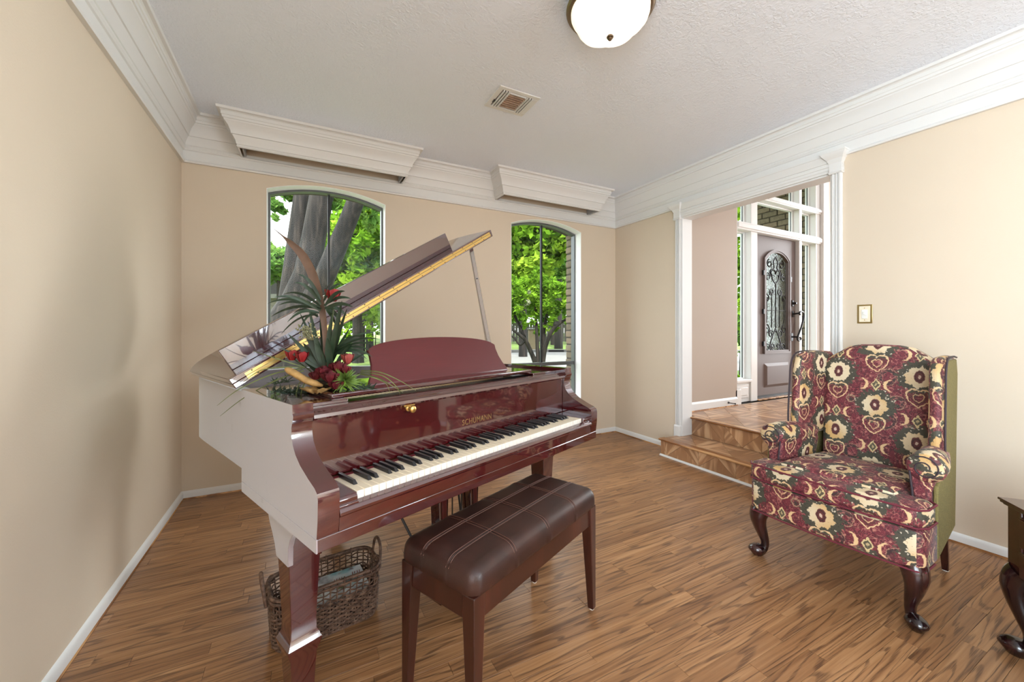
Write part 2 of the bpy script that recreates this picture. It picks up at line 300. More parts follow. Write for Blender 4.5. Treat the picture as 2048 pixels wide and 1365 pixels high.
# ------------------------------------------------------------------ mesh helpers
class MB:
    def __init__(s): s.v = []; s.f = []; s.mi = []; s.cur = 0
    def add(s, vs_, fs):
        b = len(s.v); s.v += [tuple(p) for p in vs_]
        s.f += [tuple(b + i for i in f) for f in fs]; s.mi += [s.cur] * len(fs); return s
    def box(s, x0, x1, y0, y1, z0, z1):
        return s.add([(x0, y0, z0), (x1, y0, z0), (x1, y1, z0), (x0, y1, z0), (x0, y0, z1), (x1, y0, z1), (x1, y1, z1), (x0, y1, z1)],
                     [(3, 2, 1, 0), (4, 5, 6, 7), (0, 1, 5, 4), (1, 2, 6, 5), (2, 3, 7, 6), (3, 0, 4, 7)])
    def prism(s, pts, axis, a0, a1):
        n = len(pts)
        mk = {'x': lambda p, a: (a, p[0], p[1]), 'y': lambda p, a: (p[0], a, p[1]), 'z': lambda p, a: (p[0], p[1], a)}[axis]
        area = sum(pts[i][0] * pts[(i + 1) % n][1] - pts[(i + 1) % n][0] * pts[i][1] for i in range(n))
        flip = (area > 0) if axis == 'y' else (area < 0)
        vs_ = [mk(p, a0) for p in pts] + [mk(p, a1) for p in pts]
        fs = [tuple(range(n - 1, -1, -1)), tuple(range(n, 2 * n))] + [(i, (i + 1) % n, n + (i + 1) % n, n + i) for i in range(n)]
        if flip: fs = [tuple(reversed(f)) for f in fs]
        return s.add(vs_, fs)
    def tube(s, pts, rad, seg=8, caps=True, closed=False, flat=None):
        pts = [Vector(p) for p in pts]; n = len(pts)
        rad = list(rad) if hasattr(rad, '__len__') else [rad] * n
        up = None; rings = []
        for i, p in enumerate(pts):
            if closed: d = pts[(i + 1) % n] - pts[i - 1]
            else: d = pts[min(i + 1, n - 1)] - pts[max(i - 1, 0)]
            if d.length < 1e-9: d = Vector((0, 0, 1))
            d.normalize()
            if up is None:
                up = Vector((0, 0, 1)) if abs(d.z) < .9 else Vector((0, 1, 0))
            up = (up - d * up.dot(d))
            if up.length < 1e-6: up = d.orthogonal()
            up.normalize(); sd = d.cross(up)
            fl = flat or 1.0
            rings.append([p + (up * math.cos(a) * fl + sd * math.sin(a)) * rad[i] for a in [2 * math.pi * k / seg for k in range(seg)]])
        b = []; fs = []
        for r in rings: b += [tuple(q) for q in r]
        m = n if closed else n - 1
        for i in range(m):
            j = (i + 1) % n
            for k in range(seg):
                l = (k + 1) % seg; fs.append((i * seg + k, j * seg + k, j * seg + l, i * seg + l))
        if caps and not closed: fs += [tuple(range(seg)), tuple(range(n * seg - 1, (n - 1) * seg - 1, -1))]
        return s.add(b, fs)
    def lathe(s, prof, seg=24, c=(0, 0, 0), fn=None, caps=True):
        b = []; fs = []; n = len(prof)
        for r, z in prof:
            for k in range(seg):
                a = 2 * math.pi * k / seg; rr = r * (fn(a, r, z) if fn else 1)
                b.append((c[0] + rr * math.cos(a), c[1] + rr * math.sin(a), c[2] + z))
        for i in range(n - 1):
            for k in range(seg):
                l = (k + 1) % seg; fs.append((i * seg + k, i * seg + l, (i + 1) * seg + l, (i + 1) * seg + k))
        if caps: fs += [tuple(range(seg - 1, -1, -1)), tuple(range((n - 1) * seg, n * seg))]
        return s.add(b, fs)
    def ribbon(s, pts, wid, nrm=(0, 0, 1), fold=0.0):
        pts = [Vector(p) for p in pts]; n = len(pts); b = []; fs = []; N = Vector(nrm)
        for i, p in enumerate(pts):
            d = (pts[min(i + 1, n - 1)] - pts[max(i - 1, 0)]).normalized(); sd = d.cross(N)
            if sd.length < 1e-5: sd = d.orthogonal()
            sd.normalize(); up = sd.cross(d)
            w_ = wid[i] if hasattr(wid, '__len__') else wid
            b += [p - sd * w_ + up * w_ * fold, p, p + sd * w_ + up * w_ * fold]
        for i in range(n - 1):
            fs += [(3 * i, 3 * i + 1, 3 * i + 4, 3 * i + 3), (3 * i + 1, 3 * i + 2, 3 * i + 5, 3 * i + 4)]
        return s.add(b, fs)
    def rbox(s, sx, sy, sz, r, n=10, c=(0, 0, 0), fn=None):
        hx, hy, hz = sx / 2, sy / 2, sz / 2; idx = {}; b = []; fs = []
        def vid(p):
            k = tuple(round(q, 6) for q in p)
            if k not in idx:
                q = []; dd = []
                for a, h_ in zip(p, (hx, hy, hz)):
                    a = a * h_; cl = max(-(h_ - r), min(h_ - r, a)); q.append(cl); dd.append(a - cl)
                L = math.sqrt(sum(e * e for e in dd))
                if L > 1e-9: q = [e + f_ / L * r for e, f_ in zip(q, dd)]
                if fn: q = fn(*q)
                idx[k] = len(b); b.append((q[0] + c[0], q[1] + c[1], q[2] + c[2]))
            return idx[k]
        def pos(i): # denser near edges
            tt = -1 + 2 * i / n; return math.sin(tt * math.pi / 2) * .6 + tt * .4
        P = [pos(i) for i in range(n + 1)]
        for ax in range(3):
            for sg in (-1, 1):
                for i in range(n):
                    for j in range(n):
                        quad = []
                        for (a, b_) in ((P[i], P[j]), (P[i + 1], P[j]), (P[i + 1], P[j + 1]), (P[i], P[j + 1])):
                            p = [0, 0, 0]; p[ax] = sg; p[(ax + 1) % 3] = a; p[(ax + 2) % 3] = b_; quad.append(vid(p))
                        fs.append(tuple(quad) if sg > 0 else tuple(reversed(quad)))
        return s.add(b, fs)
    def build(s, name, mat, parent=None, smooth=35, bevel=0, seg=2, loc=None, rot=None, uvbox=False, mats=None):
        me = bpy.data.meshes.new(name); me.from_pydata(s.v, [], s.f)
        for m_ in (mats or [mat]): me.materials.append(M[m_] if isinstance(m_, str) else m_)
        if mats: me.polygons.foreach_set('material_index', s.mi)
        if uvbox: box_uv(me)
        if smooth:
            me.polygons.foreach_set('use_smooth', [True] * len(me.polygons)); me.set_sharp_from_angle(angle=R(smooth))
        me.update(); o = bpy.data.objects.new(name, me); C.objects.link(o)
        if parent is not None: o.parent = parent
        if loc: o.location = loc
        if rot: o.rotation_euler = rot
        if bevel:
            m_ = o.modifiers.new('bevel', 'BEVEL'); m_.width = bevel; m_.segments = seg; m_.limit_method = 'ANGLE'; m_.angle_limit = R(40); m_.use_clamp_overlap = True
        return o
def box_uv(me):
    uvl = me.uv_layers.new(name='UVMap'); vs_ = me.vertices
    for p in me.polygons:
        nx, ny, nz = [abs(c) for c in p.normal]
        for li in p.loop_indices:
            c = vs_[me.loops[li].vertex_index].co
            if ny >= nx and ny >= nz: q = (c.x, c.z)
            elif nx >= nz: q = (c.y + .1, c.z)
            else: q = (c.x, c.y + .15)
            uvl.data[li].uv = q
def face_attr(o, name, vals):
    a = o.data.attributes.new(name, 'FLOAT', 'FACE'); a.data.foreach_set('value', vals)
def tag(o, label, cat, group=None, kind=None):
    if label: o['label'] = label
    if cat: o['category'] = cat
    if group: o['group'] = group
    if kind: o['kind'] = kind
    return o
def struct(o): o['kind'] = 'structure'; return o
def thing(name, label, cat, loc=(0, 0, 0), rz=0.0, group=None):
    e = bpy.data.objects.new(name, None); e.empty_display_size = .1; C.objects.link(e)
    e.location = loc; e.rotation_euler = (0, 0, rz); return tag(e, label, cat, group)
def bx(name, dims, mat, parent=None, bevel=0.0, **kw): return MB().box(*dims).build(name, mat, parent, bevel=bevel, **kw)
def copy_obj(o, parent=None, loc=None, rot=None, name=None):
    c = o.copy(); C.objects.link(c)
    if name: c.name = name
    if parent is not None: c.parent = parent
    if loc is not None: c.location = loc
    if rot is not None: c.rotation_euler = rot
    return c
def catmull(pts, n=8, closed=False):
    P = [Vector(p) for p in pts]; out = []; N = len(P)
    for i in range(N if closed else N - 1):
        p0, p1, p2, p3 = (P[(i - 1) % N], P[i], P[(i + 1) % N], P[(i + 2) % N]) if closed else (P[max(i - 1, 0)], P[i], P[i + 1], P[min(i + 2, N - 1)])
        for k in range(n):
            u = k / n; out.append(.5 * ((2 * p1) + (p2 - p0) * u + (2 * p0 - 5 * p1 + 4 * p2 - p3) * u * u + (3 * p1 - p0 - 3 * p2 + p3) * u ** 3))
    if not closed: out.append(P[-1])
    return out
def offset_path(path, d, closed=False):
    """2D polyline moved d to its left, mitred"""
    n = len(path); out = []
    for i, p in enumerate(path):
        def nrm(a, b): e = Vector((b[0] - a[0], b[1] - a[1])); e.normalize(); return Vector((-e.y, e.x))
        if not closed and i == 0: m_ = nrm(path[0], path[1])
        elif not closed and i == n - 1: m_ = nrm(path[-2], path[-1])
        else:
            a = nrm(path[i - 1], p); b = nrm(p, path[(i + 1) % n]); m_ = (a + b)
            if m_.length < 1e-6: m_ = a
            m_ = m_.normalized(); m_ = m_ / max(.3, m_.dot(a))
        out.append((p[0] + m_.x * d, p[1] + m_.y * d))
    return out
def moulding(mb, path, prof):
    """sweep profile [(distance to the left of path, z)] along a mitred XY path"""
    cols = [offset_path(path, d) for d, z in prof]; n = len(path); k = len(prof); b = []; fs = []
    for i in range(n):
        for j in range(k): b.append((cols[j][i][0], cols[j][i][1], prof[j][1]))
    for i in range(n - 1):
        for j in range(k - 1): fs.append((i * k + j, (i + 1) * k + j, (i + 1) * k + j + 1, i * k + j + 1))
    fs += [tuple(range(k)), tuple(range((n - 1) * k + k - 1, (n - 1) * k - 1, -1))]
    return mb.add(b, fs)
def spiral(cx, cz, r0, r1, a0, turns, n=22):
    return [(cx + (r0 + (r1 - r0) * k / n) * math.cos(a0 + turns * 2 * math.pi * k / n), cz + (r0 + (r1 - r0) * k / n) * math.sin(a0 + turns * 2 * math.pi * k / n)) for k in range(n + 1)]
sY, cY = math.sin(YAW), math.cos(YAW)
def proj(x, y, z):
    zc = sY * x + cY * y; l = cY * x - sY * y
    return (1024 + 797 * l / zc, 659 - 797 * (z - 1.2) / zc, zc)
def unproj(u, v, zc):
    r = (u - 1024) / 797; return Vector(((sY + cY * r) * zc, (cY - sY * r) * zc, 1.2 + (659 - v) / 797 * zc))
# ------------------------------------------------------------------ room shell
XL, XR, YB, YR, H = -.745, 3.265, 3.57, -3.6, 2.70
WT = .13; OY0, OY1, OZ = 1.406, 2.648, 2.285          # cased opening to the foyer
W1, W2 = (-.233, .648), (1.879, 2.762)                 # arched windows
SPR, RISE, SILL = 2.28, .078, .38
def arc(x0, x1, n=16, inset=0.0, spr=SPR, rise=RISE):
    h = (x1 - x0) / 2; r = (h * h + rise * rise) / (2 * rise); cx = (x0 + x1) / 2; cz = spr + rise - r; a = math.asin(h / r)
    return [(cx + (r - inset) * math.sin(-a + 2 * a * k / n), cz + (r - inset) * math.cos(-a + 2 * a * k / n)) for k in range(n + 1)]
struct(bx('floor', (XL - .1, XR + .1, YR - .1, YB + .1, -.2, -.012), 'dark_gap'))
floor = bpy.data.objects['floor']
mb = MB().box(XL - .12, XL, YR, -2.6, -.1, H + .1).box(XL - .12, XL, -.4, YB + WT, -.1, H + .1).box(XL - .12, XL, -2.6, -.4, -.1, .45).box(XL - .12, XL, -2.6, -.4, 2.35, H + .1)
struct(mb.build('wall_left', 'wall_paint', smooth=0))
mb = MB()
for a, b in ((XL - .12, W1[0]), (W1[1], W2[0]), (W2[1], XR + WT)): mb.box(a, b, YB, YB + WT, -.1, H + .1)
for a, b in (W1, W2):
    mb.box(a, b, YB, YB + WT, -.1, SILL); mb.prism(arc(a, b) + [(b, H + .1), (a, H + .1)], 'y', YB, YB + WT)
struct(mb.build('wall_back', 'wall_paint', smooth=0))
mb = MB().box(XR, XR + WT, OY1, YB, -.1, H + .1).box(XR, XR + WT, YR, OY0, -.1, H + .1).box(XR, XR + WT, OY0, OY1, OZ, H + .1)
struct(mb.build('wall_right', 'wall_paint', smooth=0))
mb = MB(); rw = ((1.8, 3.1),)
for a, b in ((XL - .12, rw[0][0]), (rw[0][1], XR + WT)): mb.box(a, b, YR - WT, YR, -.1, H + .1)
for a, b in rw: mb.box(a, b, YR - WT, YR, -.1, .5).box(a, b, YR - WT, YR, 2.4, H + .1)
struct(mb.build('wall_rear', 'wall_paint', smooth=0))
struct(bx('ceiling', (XL - .12, XR + WT, YR - WT, YB + WT, H, H + .12), 'ceiling'))
struct(bx('roof', (XL - 1.0, 9.2, YR - 1.0, YB + .75, 4.3, 4.5), 'house_roof'))
# crown moulding: frieze runs straight, the stacked cove steps out round the two pelmet boxes
FR = [(0, 2.378), (.020, 2.378), (.024, 2.388), (.018, 2.397), (.012, 2.400), (.012, 2.462), (.020, 2.466), (.024, 2.474), (.018, 2.482), (.018, 2.50)]
CR = [(.010, 2.478), (.022, 2.478), (.026, 2.486), (.023, 2.494), (.028, 2.498), (.032, 2.520), (.046, 2.546), (.048, 2.552), (.055, 2.554), (.058, 2.572), (.070, 2.602), (.090, 2.626), (.092, 2.634), (.099, 2.637), (.101, 2.652), (.105, 2.655), (.105, 2.676), (.112, 2.682), (.128, 2.684), (.131, 2.70)]
PD = .185
def pel(a, b): return [(b, YB), (b, YB - PD), (a, YB - PD), (a, YB)]
P1, P2 = (-.372, .766), (1.712, 2.838)
plain_path = [(XR, YR), (XR, YB), (XL, YB), (XL, YR)]
mb = MB(); moulding(mb, plain_path, FR); struct(mb.build('trim_1', 'trim_white', smooth=25))
mb = MB(); moulding(mb, [(XR, YR), (XR, YB)] + pel(*P2) + pel(*P1) + [(XL, YB), (XL, YR)], CR); struct(mb.build('trim_2', 'trim_white', smooth=25))
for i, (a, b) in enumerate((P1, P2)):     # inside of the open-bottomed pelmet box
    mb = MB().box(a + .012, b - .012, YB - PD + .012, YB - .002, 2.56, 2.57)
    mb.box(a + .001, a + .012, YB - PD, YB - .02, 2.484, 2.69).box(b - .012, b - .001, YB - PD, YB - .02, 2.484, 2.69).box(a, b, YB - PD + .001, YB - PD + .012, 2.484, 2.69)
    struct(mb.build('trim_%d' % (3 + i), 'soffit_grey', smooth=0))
# baseboards with a stained shoe strip below
BB = [(0, .010), (.014, .010), (.014, .040), (.010, .048), (.006, .052), (0, .056)]; SH = [(0, 0), (.016, 0), (.014, .010), (0, .011)]
for side, path in (('left', [(XL, YB), (XL, YR)]), ('back', [(XR, YB), (XL, YB)]), ('right', [(XR, OY1 + .062), (XR, YB)]), ('right_near', [(XR, YR), (XR, OY0 - .065)])):
    mb = MB(); moulding(mb, path, BB); o = struct(mb.build('baseboard_' + side, 'trim_white', smooth=30))
    mb = MB(); moulding(mb, path, SH); mb.build('shoe_strip', 'nosing', o, smooth=0)
# cased opening: pilaster casings, caps, fluted header
def casing(y0, y1, outer):
    s_ = 1 if outer > (y0 + y1) / 2 else -1
    mb = MB(); xs = XR
    prof = [(y0, 0), (y1, 0)]
    w_ = y1 - y0
    mb.box(xs - .016, xs, y0, y1, .17, 2.30)
    for f0, f1, d in ((.05, .30, .026), (.42, .58, .024), (.72, .95, .022)):
        mb.box(xs - d, xs - .015, y0 + w_ * f0, y0 + w_ * f1, .17, 2.30)
    mb.box(xs - .034, xs, y0 - .004, y1 + .004, .0, .255); mb.prism([(xs - .034, .255), (xs - .024, .268), (xs, .268), (xs, .255)], 'y', y0 - .004, y1 + .004)
    return mb
cases = [casing(OY1, OY1 + .062, OY1 + 1), casing(OY0 - .062, OY0, OY0 - 1)]
for i, mb in enumerate(cases): struct(mb.build('trim_%d' % (5 + i), 'trim_white', smooth=0, bevel=.003))
HD = [(0, 2.285), (.020, 2.285), (.022, 2.300), (.026, 2.304), (.026, 2.322), (.031, 2.326), (.031, 2.345), (.027, 2.349), (.034, 2.353), (.038, 2.372), (.046, 2.388), (.048, 2.396), (.052, 2.40), (.052, 2.412), (.02, 2.415)]
mb = MB(); moulding(mb, [(XR, OY0 - .07), (XR, OY1 + .07)], HD); struct(mb.build('trim_7', 'trim_white', smooth=20))
for i, yc in enumerate((OY1 + .031, OY0 - .031)):       # flared caps
    mb = MB(); hw = .036; prev = None
    lv = [(2.268, .036, .034), (2.276, .040, .040), (2.286, .036, .036), (2.340, .036, .036), (2.352, .042, .042), (2.366, .046, .048), (2.384, .060, .066), (2.396, .068, .074), (2.404, .070, .076), (2.404, .072, .078), (2.416, .072, .078)]
    vs_ = []; fs = []
    for z, hw, d in lv: vs_ += [(XR, yc - hw, z), (XR - d, yc - hw, z), (XR - d, yc + hw, z), (XR, yc + hw, z)]
    for k in range(len(lv) - 1):
        for a in range(4): b = (a + 1) % 4; fs.append((4 * k + a, 4 * k + 4 + a, 4 * k + 4 + b, 4 * k + b))
    fs += [(0, 1, 2, 3), tuple(4 * (len(lv) - 1) + q for q in (3, 2, 1, 0))]
    mb.add(vs_, fs); struct(mb.build('trim_%d' % (8 + i), 'trim_white', smooth=20))
mb = MB().box(XR - .004, XR + WT + .004, OY1 - .012, OY1 + .002, .0, OZ).box(XR - .004, XR + WT + .004, OY0 - .002, OY0 + .012, .0, OZ).box(XR - .004, XR + WT + .004, OY0, OY1, OZ - .012, OZ + .002)
struct(mb.build('trim_10', 'trim_white', smooth=0, bevel=.002))
# ------------------------------------------------------------------ oak floor, plank by plank
rows = []; PW = .064
y = YB - .016; planks = []
while y > YR:
    x = XL - random.uniform(0, .9)
    while x < XR:
        L = random.choice((.28, .4, .52, .66, .8, .95, 1.15)) * random.uniform(.85, 1.15)
        a, b = max(x, XL + .016), min(x + L, XR - .016)
        if b - a > .03: planks.append((a, b, y - PW, y))
        x += L
    y -= PW
def scr_area(p):
    pts = []
    for X, Y in ((p[0], p[2]), (p[1], p[2]), (p[1], p[3]), (p[0], p[3])):
        u, v, zc = proj(X, Y, 0)
        if zc < .3: return 0
        pts.append((min(max(u, 0), 2048), min(max(v, 0), 1365)))
    return abs(sum(pts[i][0] * pts[(i + 1) % 4][1] - pts[(i + 1) % 4][0] * pts[i][1] for i in range(4))) / 2
planks.sort(key=scr_area, reverse=True)
def plank_mesh(ps, name):
    vs_ = []; fs = []; uvs = []; tin = []; e = .0006; g = .0004
    for (a, b, c, d) in ps:
        k = len(vs_); ru, rv, tn = random.uniform(0, 60), random.uniform(0, 60), random.random()
        z1 = random.uniform(-.0003, .0003); a_, b_, c_, d_ = a + g, b - g, c + g, d - g
        vs_ += [(a_, c_, -.016), (b_, c_, -.016), (b_, d_, -.016), (a_, d_, -.016), (a_, c_, -e + z1), (b_, c_, -e + z1), (b_, d_, -e + z1), (a_, d_, -e + z1),
                (a_ + e, c_ + e, z1), (b_ - e, c_ + e, z1), (b_ - e, d_ - e, z1), (a_ + e, d_ - e, z1)]
        q = [(8, 9, 10, 11), (4, 5, 9, 8), (5, 6, 10, 9), (6, 7, 11, 10), (7, 4, 8, 11), (0, 1, 5, 4), (1, 2, 6, 5), (2, 3, 7, 6), (3, 0, 4, 7)]
        fs += [tuple(k + i for i in f) for f in q]; tin += [tn] * len(q)
        for f in q: uvs += [(vs_[k + i][0] + ru, vs_[k + i][1] + rv) for i in f]
    me = bpy.data.meshes.new(name); me.from_pydata(vs_, [], fs); me.materials.append(M['oak_plank'])
    ul = me.uv_layers.new(name='UVMap'); ul.data.foreach_set('uv', [c for q in uvs for c in q])
    at = me.attributes.new('tint', 'FLOAT', 'FACE'); at.data.foreach_set('value', tin)
    o = bpy.data.objects.new(name, me); C.objects.link(o); o.parent = floor; return o
for p in planks[:300]: plank_mesh([p], 'plank')
plank_mesh(planks[300:], 'distant_planks')['kind'] = 'stuff'
# ------------------------------------------------------------------ windows of the back wall
def make_window(idx, a, b):
    yf = YB + WT; n = 18
    outer = [(a, SILL)] + arc(a, b, n) + [(b, SILL)]
    # white plaster reveal
    r = .004; inner = [(a + r, SILL + r)] + arc(a + r, b - r, n, 0, SPR - r) + [(b - r, SILL + r)]
    mb = MB(); k = len(outer)
    vs_ = [(p[0], YB - .001, p[1]) for p in outer] + [(p[0], YB - .001, p[1]) for p in inner] + [(p[0], yf + .002, p[1]) for p in inner]
    fs = []
    for i in range(k):
        j = (i + 1) % k
        fs += [(i, k + i, k + j, j), (k + i, 2 * k + i, 2 * k + j, k + j)]
    mb.add(vs_, fs); win = struct(mb.build('window_%d' % idx, 'window_white', smooth=30))
    # aluminium frame
    f = .014; i2 = [(a + r + f, SILL + r + f)] + arc(a + r + f, b - r - f, n, 0, SPR - r - f * 1.05) + [(b - r - f, SILL + r + f)]
    mb = MB(); y0, y1 = yf - .03, yf + .03
    vs_ = [(p[0], y0, p[1]) for p in inner] + [(p[0], y0, p[1]) for p in i2] + [(p[0], y1, p[1]) for p in i2] + [(p[0], y1, p[1]) for p in inner]
    fs = []
    for i in range(k):
        j = (i + 1) % k
        fs += [(i, k + i, k + j, j), (k + i, 2 * k + i, 2 * k + j, k + j), (2 * k + i, 3 * k + i, 3 * k + j, 2 * k + j)]
    mb.add(vs_, fs); mb.build('window_frame', 'frame_metal', win, smooth=30)
    c = (a + b) / 2
    bx('mullion', (c - .009, c + .009, yf - .012, yf + .016, SILL + f, SPR + RISE - .025), 'dark_metal', win, bevel=.002)
    bx('rail', (a + f, b - f, yf - .022, yf + .022, .800, .838), 'frame_metal', win, bevel=.003)
    for s_, (p0, p1) in enumerate(((a + f, c - .006), (c + .006, b - f))):
        top = [p for p in arc(a + r + f - .004, b - r - f + .004, 30, 0, SPR - r - f) if p0 <= p[0] <= p1]
        pts = [(p0, .83)] + [(p0, top[0][1])] + top + [(p1, top[-1][1])] + [(p1, .83)]
        mb = MB().prism(pts, 'y', yf + .002, yf + .006); mb.build('pane', 'pane', win, smooth=0)
        bx('pane', (p0, p1, yf + .002, yf + .006, SILL + .02, .805), 'pane', win)
    return win
make_window(1, *W1); make_window(2, *W2)
# ------------------------------------------------------------------ steps and foyer
FZ, SZ, SX, RX = .34, .165, 3.03, XR + WT
TILE = .336
def tri_piece(pts, axis, face, parent, grain, depth=.012, name='parquet_piece'):
    """a flat parquet piece: pts in the face plane; axis 'z' lies in XY at z=face, axis 'x' lies in YZ at x=face (facing -x)"""
    mb = MB(); n = len(pts); c = (sum(p[0] for p in pts) / n, sum(p[1] for p in pts) / n)
    g = .0012; q = []
    for p in pts:
        d = Vector((c[0] - p[0], c[1] - p[1])); L = d.length; q.append((p[0] + d.x / L * g * 1.6, p[1] + d.y / L * g * 1.6))
    if axis == 'z': mb.prism(q, 'z', face - depth, face)
    else: mb.prism(q, 'x', face, face + depth)
    o = mb.build(name, 'parquet', parent, smooth=0)
    ul = o.data.uv_layers.new(name='UVMap'); ca, sa = math.cos(grain), math.sin(grain); ru, rv = random.uniform(0, 40), random.uniform(0, 40)
    for lp in o.data.loops:
        co = o.data.vertices[lp.vertex_index].co; a, b = (co.x, co.y) if axis == 'z' else (co.y, co.z)
        ul.data[lp.index].uv = (a * ca + b * sa + ru, -a * sa + b * ca + rv)
    face_attr(o, 'tint', [random.random()] * len(o.data.polygons)); return o
steps = struct(MB().box(SX + .014, RX + .03, OY0 - .05, 2.69, -.1, SZ - .013).build('stair_base', 'mortar', smooth=0)); steps.name = 'trim_11'
ffl = struct(MB().box(RX + .014, 9.0, -2.0, 3.2, 0, FZ - .013).build('floor_foyer', 'mortar', smooth=0))
def square_tile(x0, y0, s_, face, parent, y1=None):
    c = (x0 + s_ / 2, y0 + s_ / 2); q = [(x0, y0), (x0 + s_, y0), (x0 + s_, y0 + s_), (x0, y0 + s_)]
    for k in range(4): tri_piece([q[k], q[(k + 1) % 4], c], 'z', face, parent, (0, math.pi / 2)[k % 2] + random.uniform(-.08, .08))
def riser(y0, z0, hgt, x, parent, y1):
    c = ((y0 + y1) / 2); P = [(y0, z0), (c, z0), (y1, z0), (y1, z0 + hgt), (y0, z0 + hgt)]
    up = random.random() < .5
    if up: T3 = [[P[0], P[2], (c, z0 + hgt)], [P[0], (c, z0 + hgt), P[4]], [P[2], P[3], (c, z0 + hgt)]]
    else: T3 = [[P[4], P[1], P[3]], [P[0], P[1], P[4]], [P[1], P[2], P[3]]]
    for k, tr in enumerate(T3): tri_piece(tr, 'x', x, parent, (math.pi / 2, .9, -.9)[k] + random.uniform(-.1, .1))
yj = [2.695, 2.625]; 
while yj[-1] > OY0 - .04: yj.append(max(OY0 - .05, yj[-1] - TILE))
for a, b in zip(yj, yj[1:]): riser(b, .012, SZ - .030, SX + .004, steps, a)
yj = [2.638, 2.635 - TILE]
while yj[-1] > -.4: yj.append(yj[-1] - TILE)
for a, b in zip(yj, yj[1:]): riser(b, SZ, FZ - SZ - .018, RX + .004, ffl, a)
# tread of the first step, nosing strips
y = 2.68
while y > OY0 + .25:
    square_tile(SX + .05, y - TILE, TILE - .02, SZ, steps); 
    tri_piece([(SX + .05, y - .02), (SX + .05, y), (RX + .02, y), (RX + .02, y - .02)], 'z', SZ, steps, 0); y -= TILE
def nosing(x, y0, y1, z, parent, end=False):
    prof = [(x - .018, z - .018), (x - .024, z - .012), (x - .024, z - .004), (x - .019, z), (x + .048, z), (x + .048, z - .018)]
    return MB().prism(prof, 'y', y0, y1).build('nosing', 'nosing', parent, smooth=25)
nosing(SX, OY0 - .055, 2.70, SZ, steps); nosing(RX, -1.9, OY1 - .014, FZ, ffl)
mb = MB(); moulding(mb, [(SX + .004, 2.70), (SX + .004, OY0 - .05)][::-1], [(0, 0), (.016, 0), (.015, .008), (.009, .014), (0, .016)]); mb.build('shoe_mould', 'trim_white', steps, smooth=0)
x = RX + .05
while x < 6.6:
    y = 2.80
    while y > .9:
        u, v, zc = proj(x, y, FZ)
        if u > 1360 and v < 900: square_tile(x, y - TILE, TILE, FZ, ffl)
        else: pass
        y -= TILE
    x += TILE
struct(MB().box(RX + .048, 8.9, -2.0, .95, FZ - .013, FZ - .001).build('floor_foyer_near', 'nosing', smooth=0))
YT, YD = 2.80, 2.86
struct(MB().box(RX, 4.37, YT, YT + .3, 0, 4.2).box(6.50, 9.0, YD, YD + .24, 0, 4.2).box(4.3, 6.6, YD, YD + .2, 3.35, 4.2).build('wall_foyer', 'taupe_paint', smooth=0))
struct(MB().box(8.9, 9.0, -2, 3, 0, 4.2).box(RX, 9.0, -2.1, -2.0, 0, 4.2).box(RX, RX + .01, -2, OY0, 0, 4.2).box(RX, RX + .01, OY0, YT, OZ, 4.2).box(RX, RX + .01, OY1, YT, FZ, 4.2).build('wall_foyer_far', 'taupe_paint', smooth=0))
struct(bx('ceiling_foyer', (RX - .1, 9.0, -2.1, 3.1, 4.1, 4.2), 'ceiling'))
mb = MB(); moulding(mb, [(4.36, YT), (RX, YT)], [(0, FZ + .01), (.016, FZ + .01), (.016, FZ + .075), (.010, FZ + .085), (0, FZ + .095)])
o = struct(mb.build('baseboard_foyer', 'trim_white', smooth=25))
mb = MB(); moulding(mb, [(4.36, YT), (RX, YT)], [(0, FZ), (.02, FZ), (.018, FZ + .011), (0, FZ + .012)]); mb.build('shoe_strip', 'nosing', o, smooth=0)
# door wall joinery: posts, transom bars, panels
entry = struct(thing('door_surround', None, None)); entry.name = 'trim_12'
def jb(name, d, bev=.004, mat='trim_white'): return bx(name, d, mat, entry, bevel=bev)
PO = [(4.360, 4.452), (4.735, 4.862), (5.785, 5.848), (6.195, 6.305)]; yo = YD + .13
for a, b in PO: jb('post', (a, b, YD, yo, FZ, 3.35))
jb('post', (6.305, 6.385, YD - .045, YD + .1, FZ, 3.35)); jb('post', (6.385, 6.50, YD - .02, YD + .1, FZ, 3.35)); jb('plinth', (4.345, 4.452, YD - .06, YD + .02, FZ, FZ + .17)); jb('post', (4.352, 4.425, YD - .03, YD + .02, FZ + .16, 3.35))
for z0, z1, d in ((2.365, 2.455, -.018), (2.775, 2.845, -.014), (3.25, 3.35, 0)):
    jb('transom_bar', (4.45, 6.31, YD + d, yo, z0, z1)); jb('transom_bead', (4.45, 6.312, YD + d - .014, YD + .01, z0 + .018, z1 - .018), .006)
for a, b in ((4.452, 4.735), (5.848, 6.195)):
    jb('panel', (a, b, YD + .02, yo, FZ, .59)); jb('panel_moulding', (a + .03, b - .03, YD + .008, YD + .03, FZ + .05, .545), .006)
    jb('panel_moulding', (a + .06, b - .06, YD + .0, YD + .03, FZ + .08, .515), .006); jb('sill', (a, b, YD - .015, yo, .575, .605), .005)
pn = []
for a, b in ((4.452, 4.735), (5.848, 6.195)):
    for z0, z1 in ((.60, 2.37), (2.45, 2.78), (2.84, 3.26)): pn.append((a, b, z0, z1))
for z0, z1 in ((2.45, 2.78), (2.84, 3.26)): pn.append((4.862, 5.785, z0, z1))
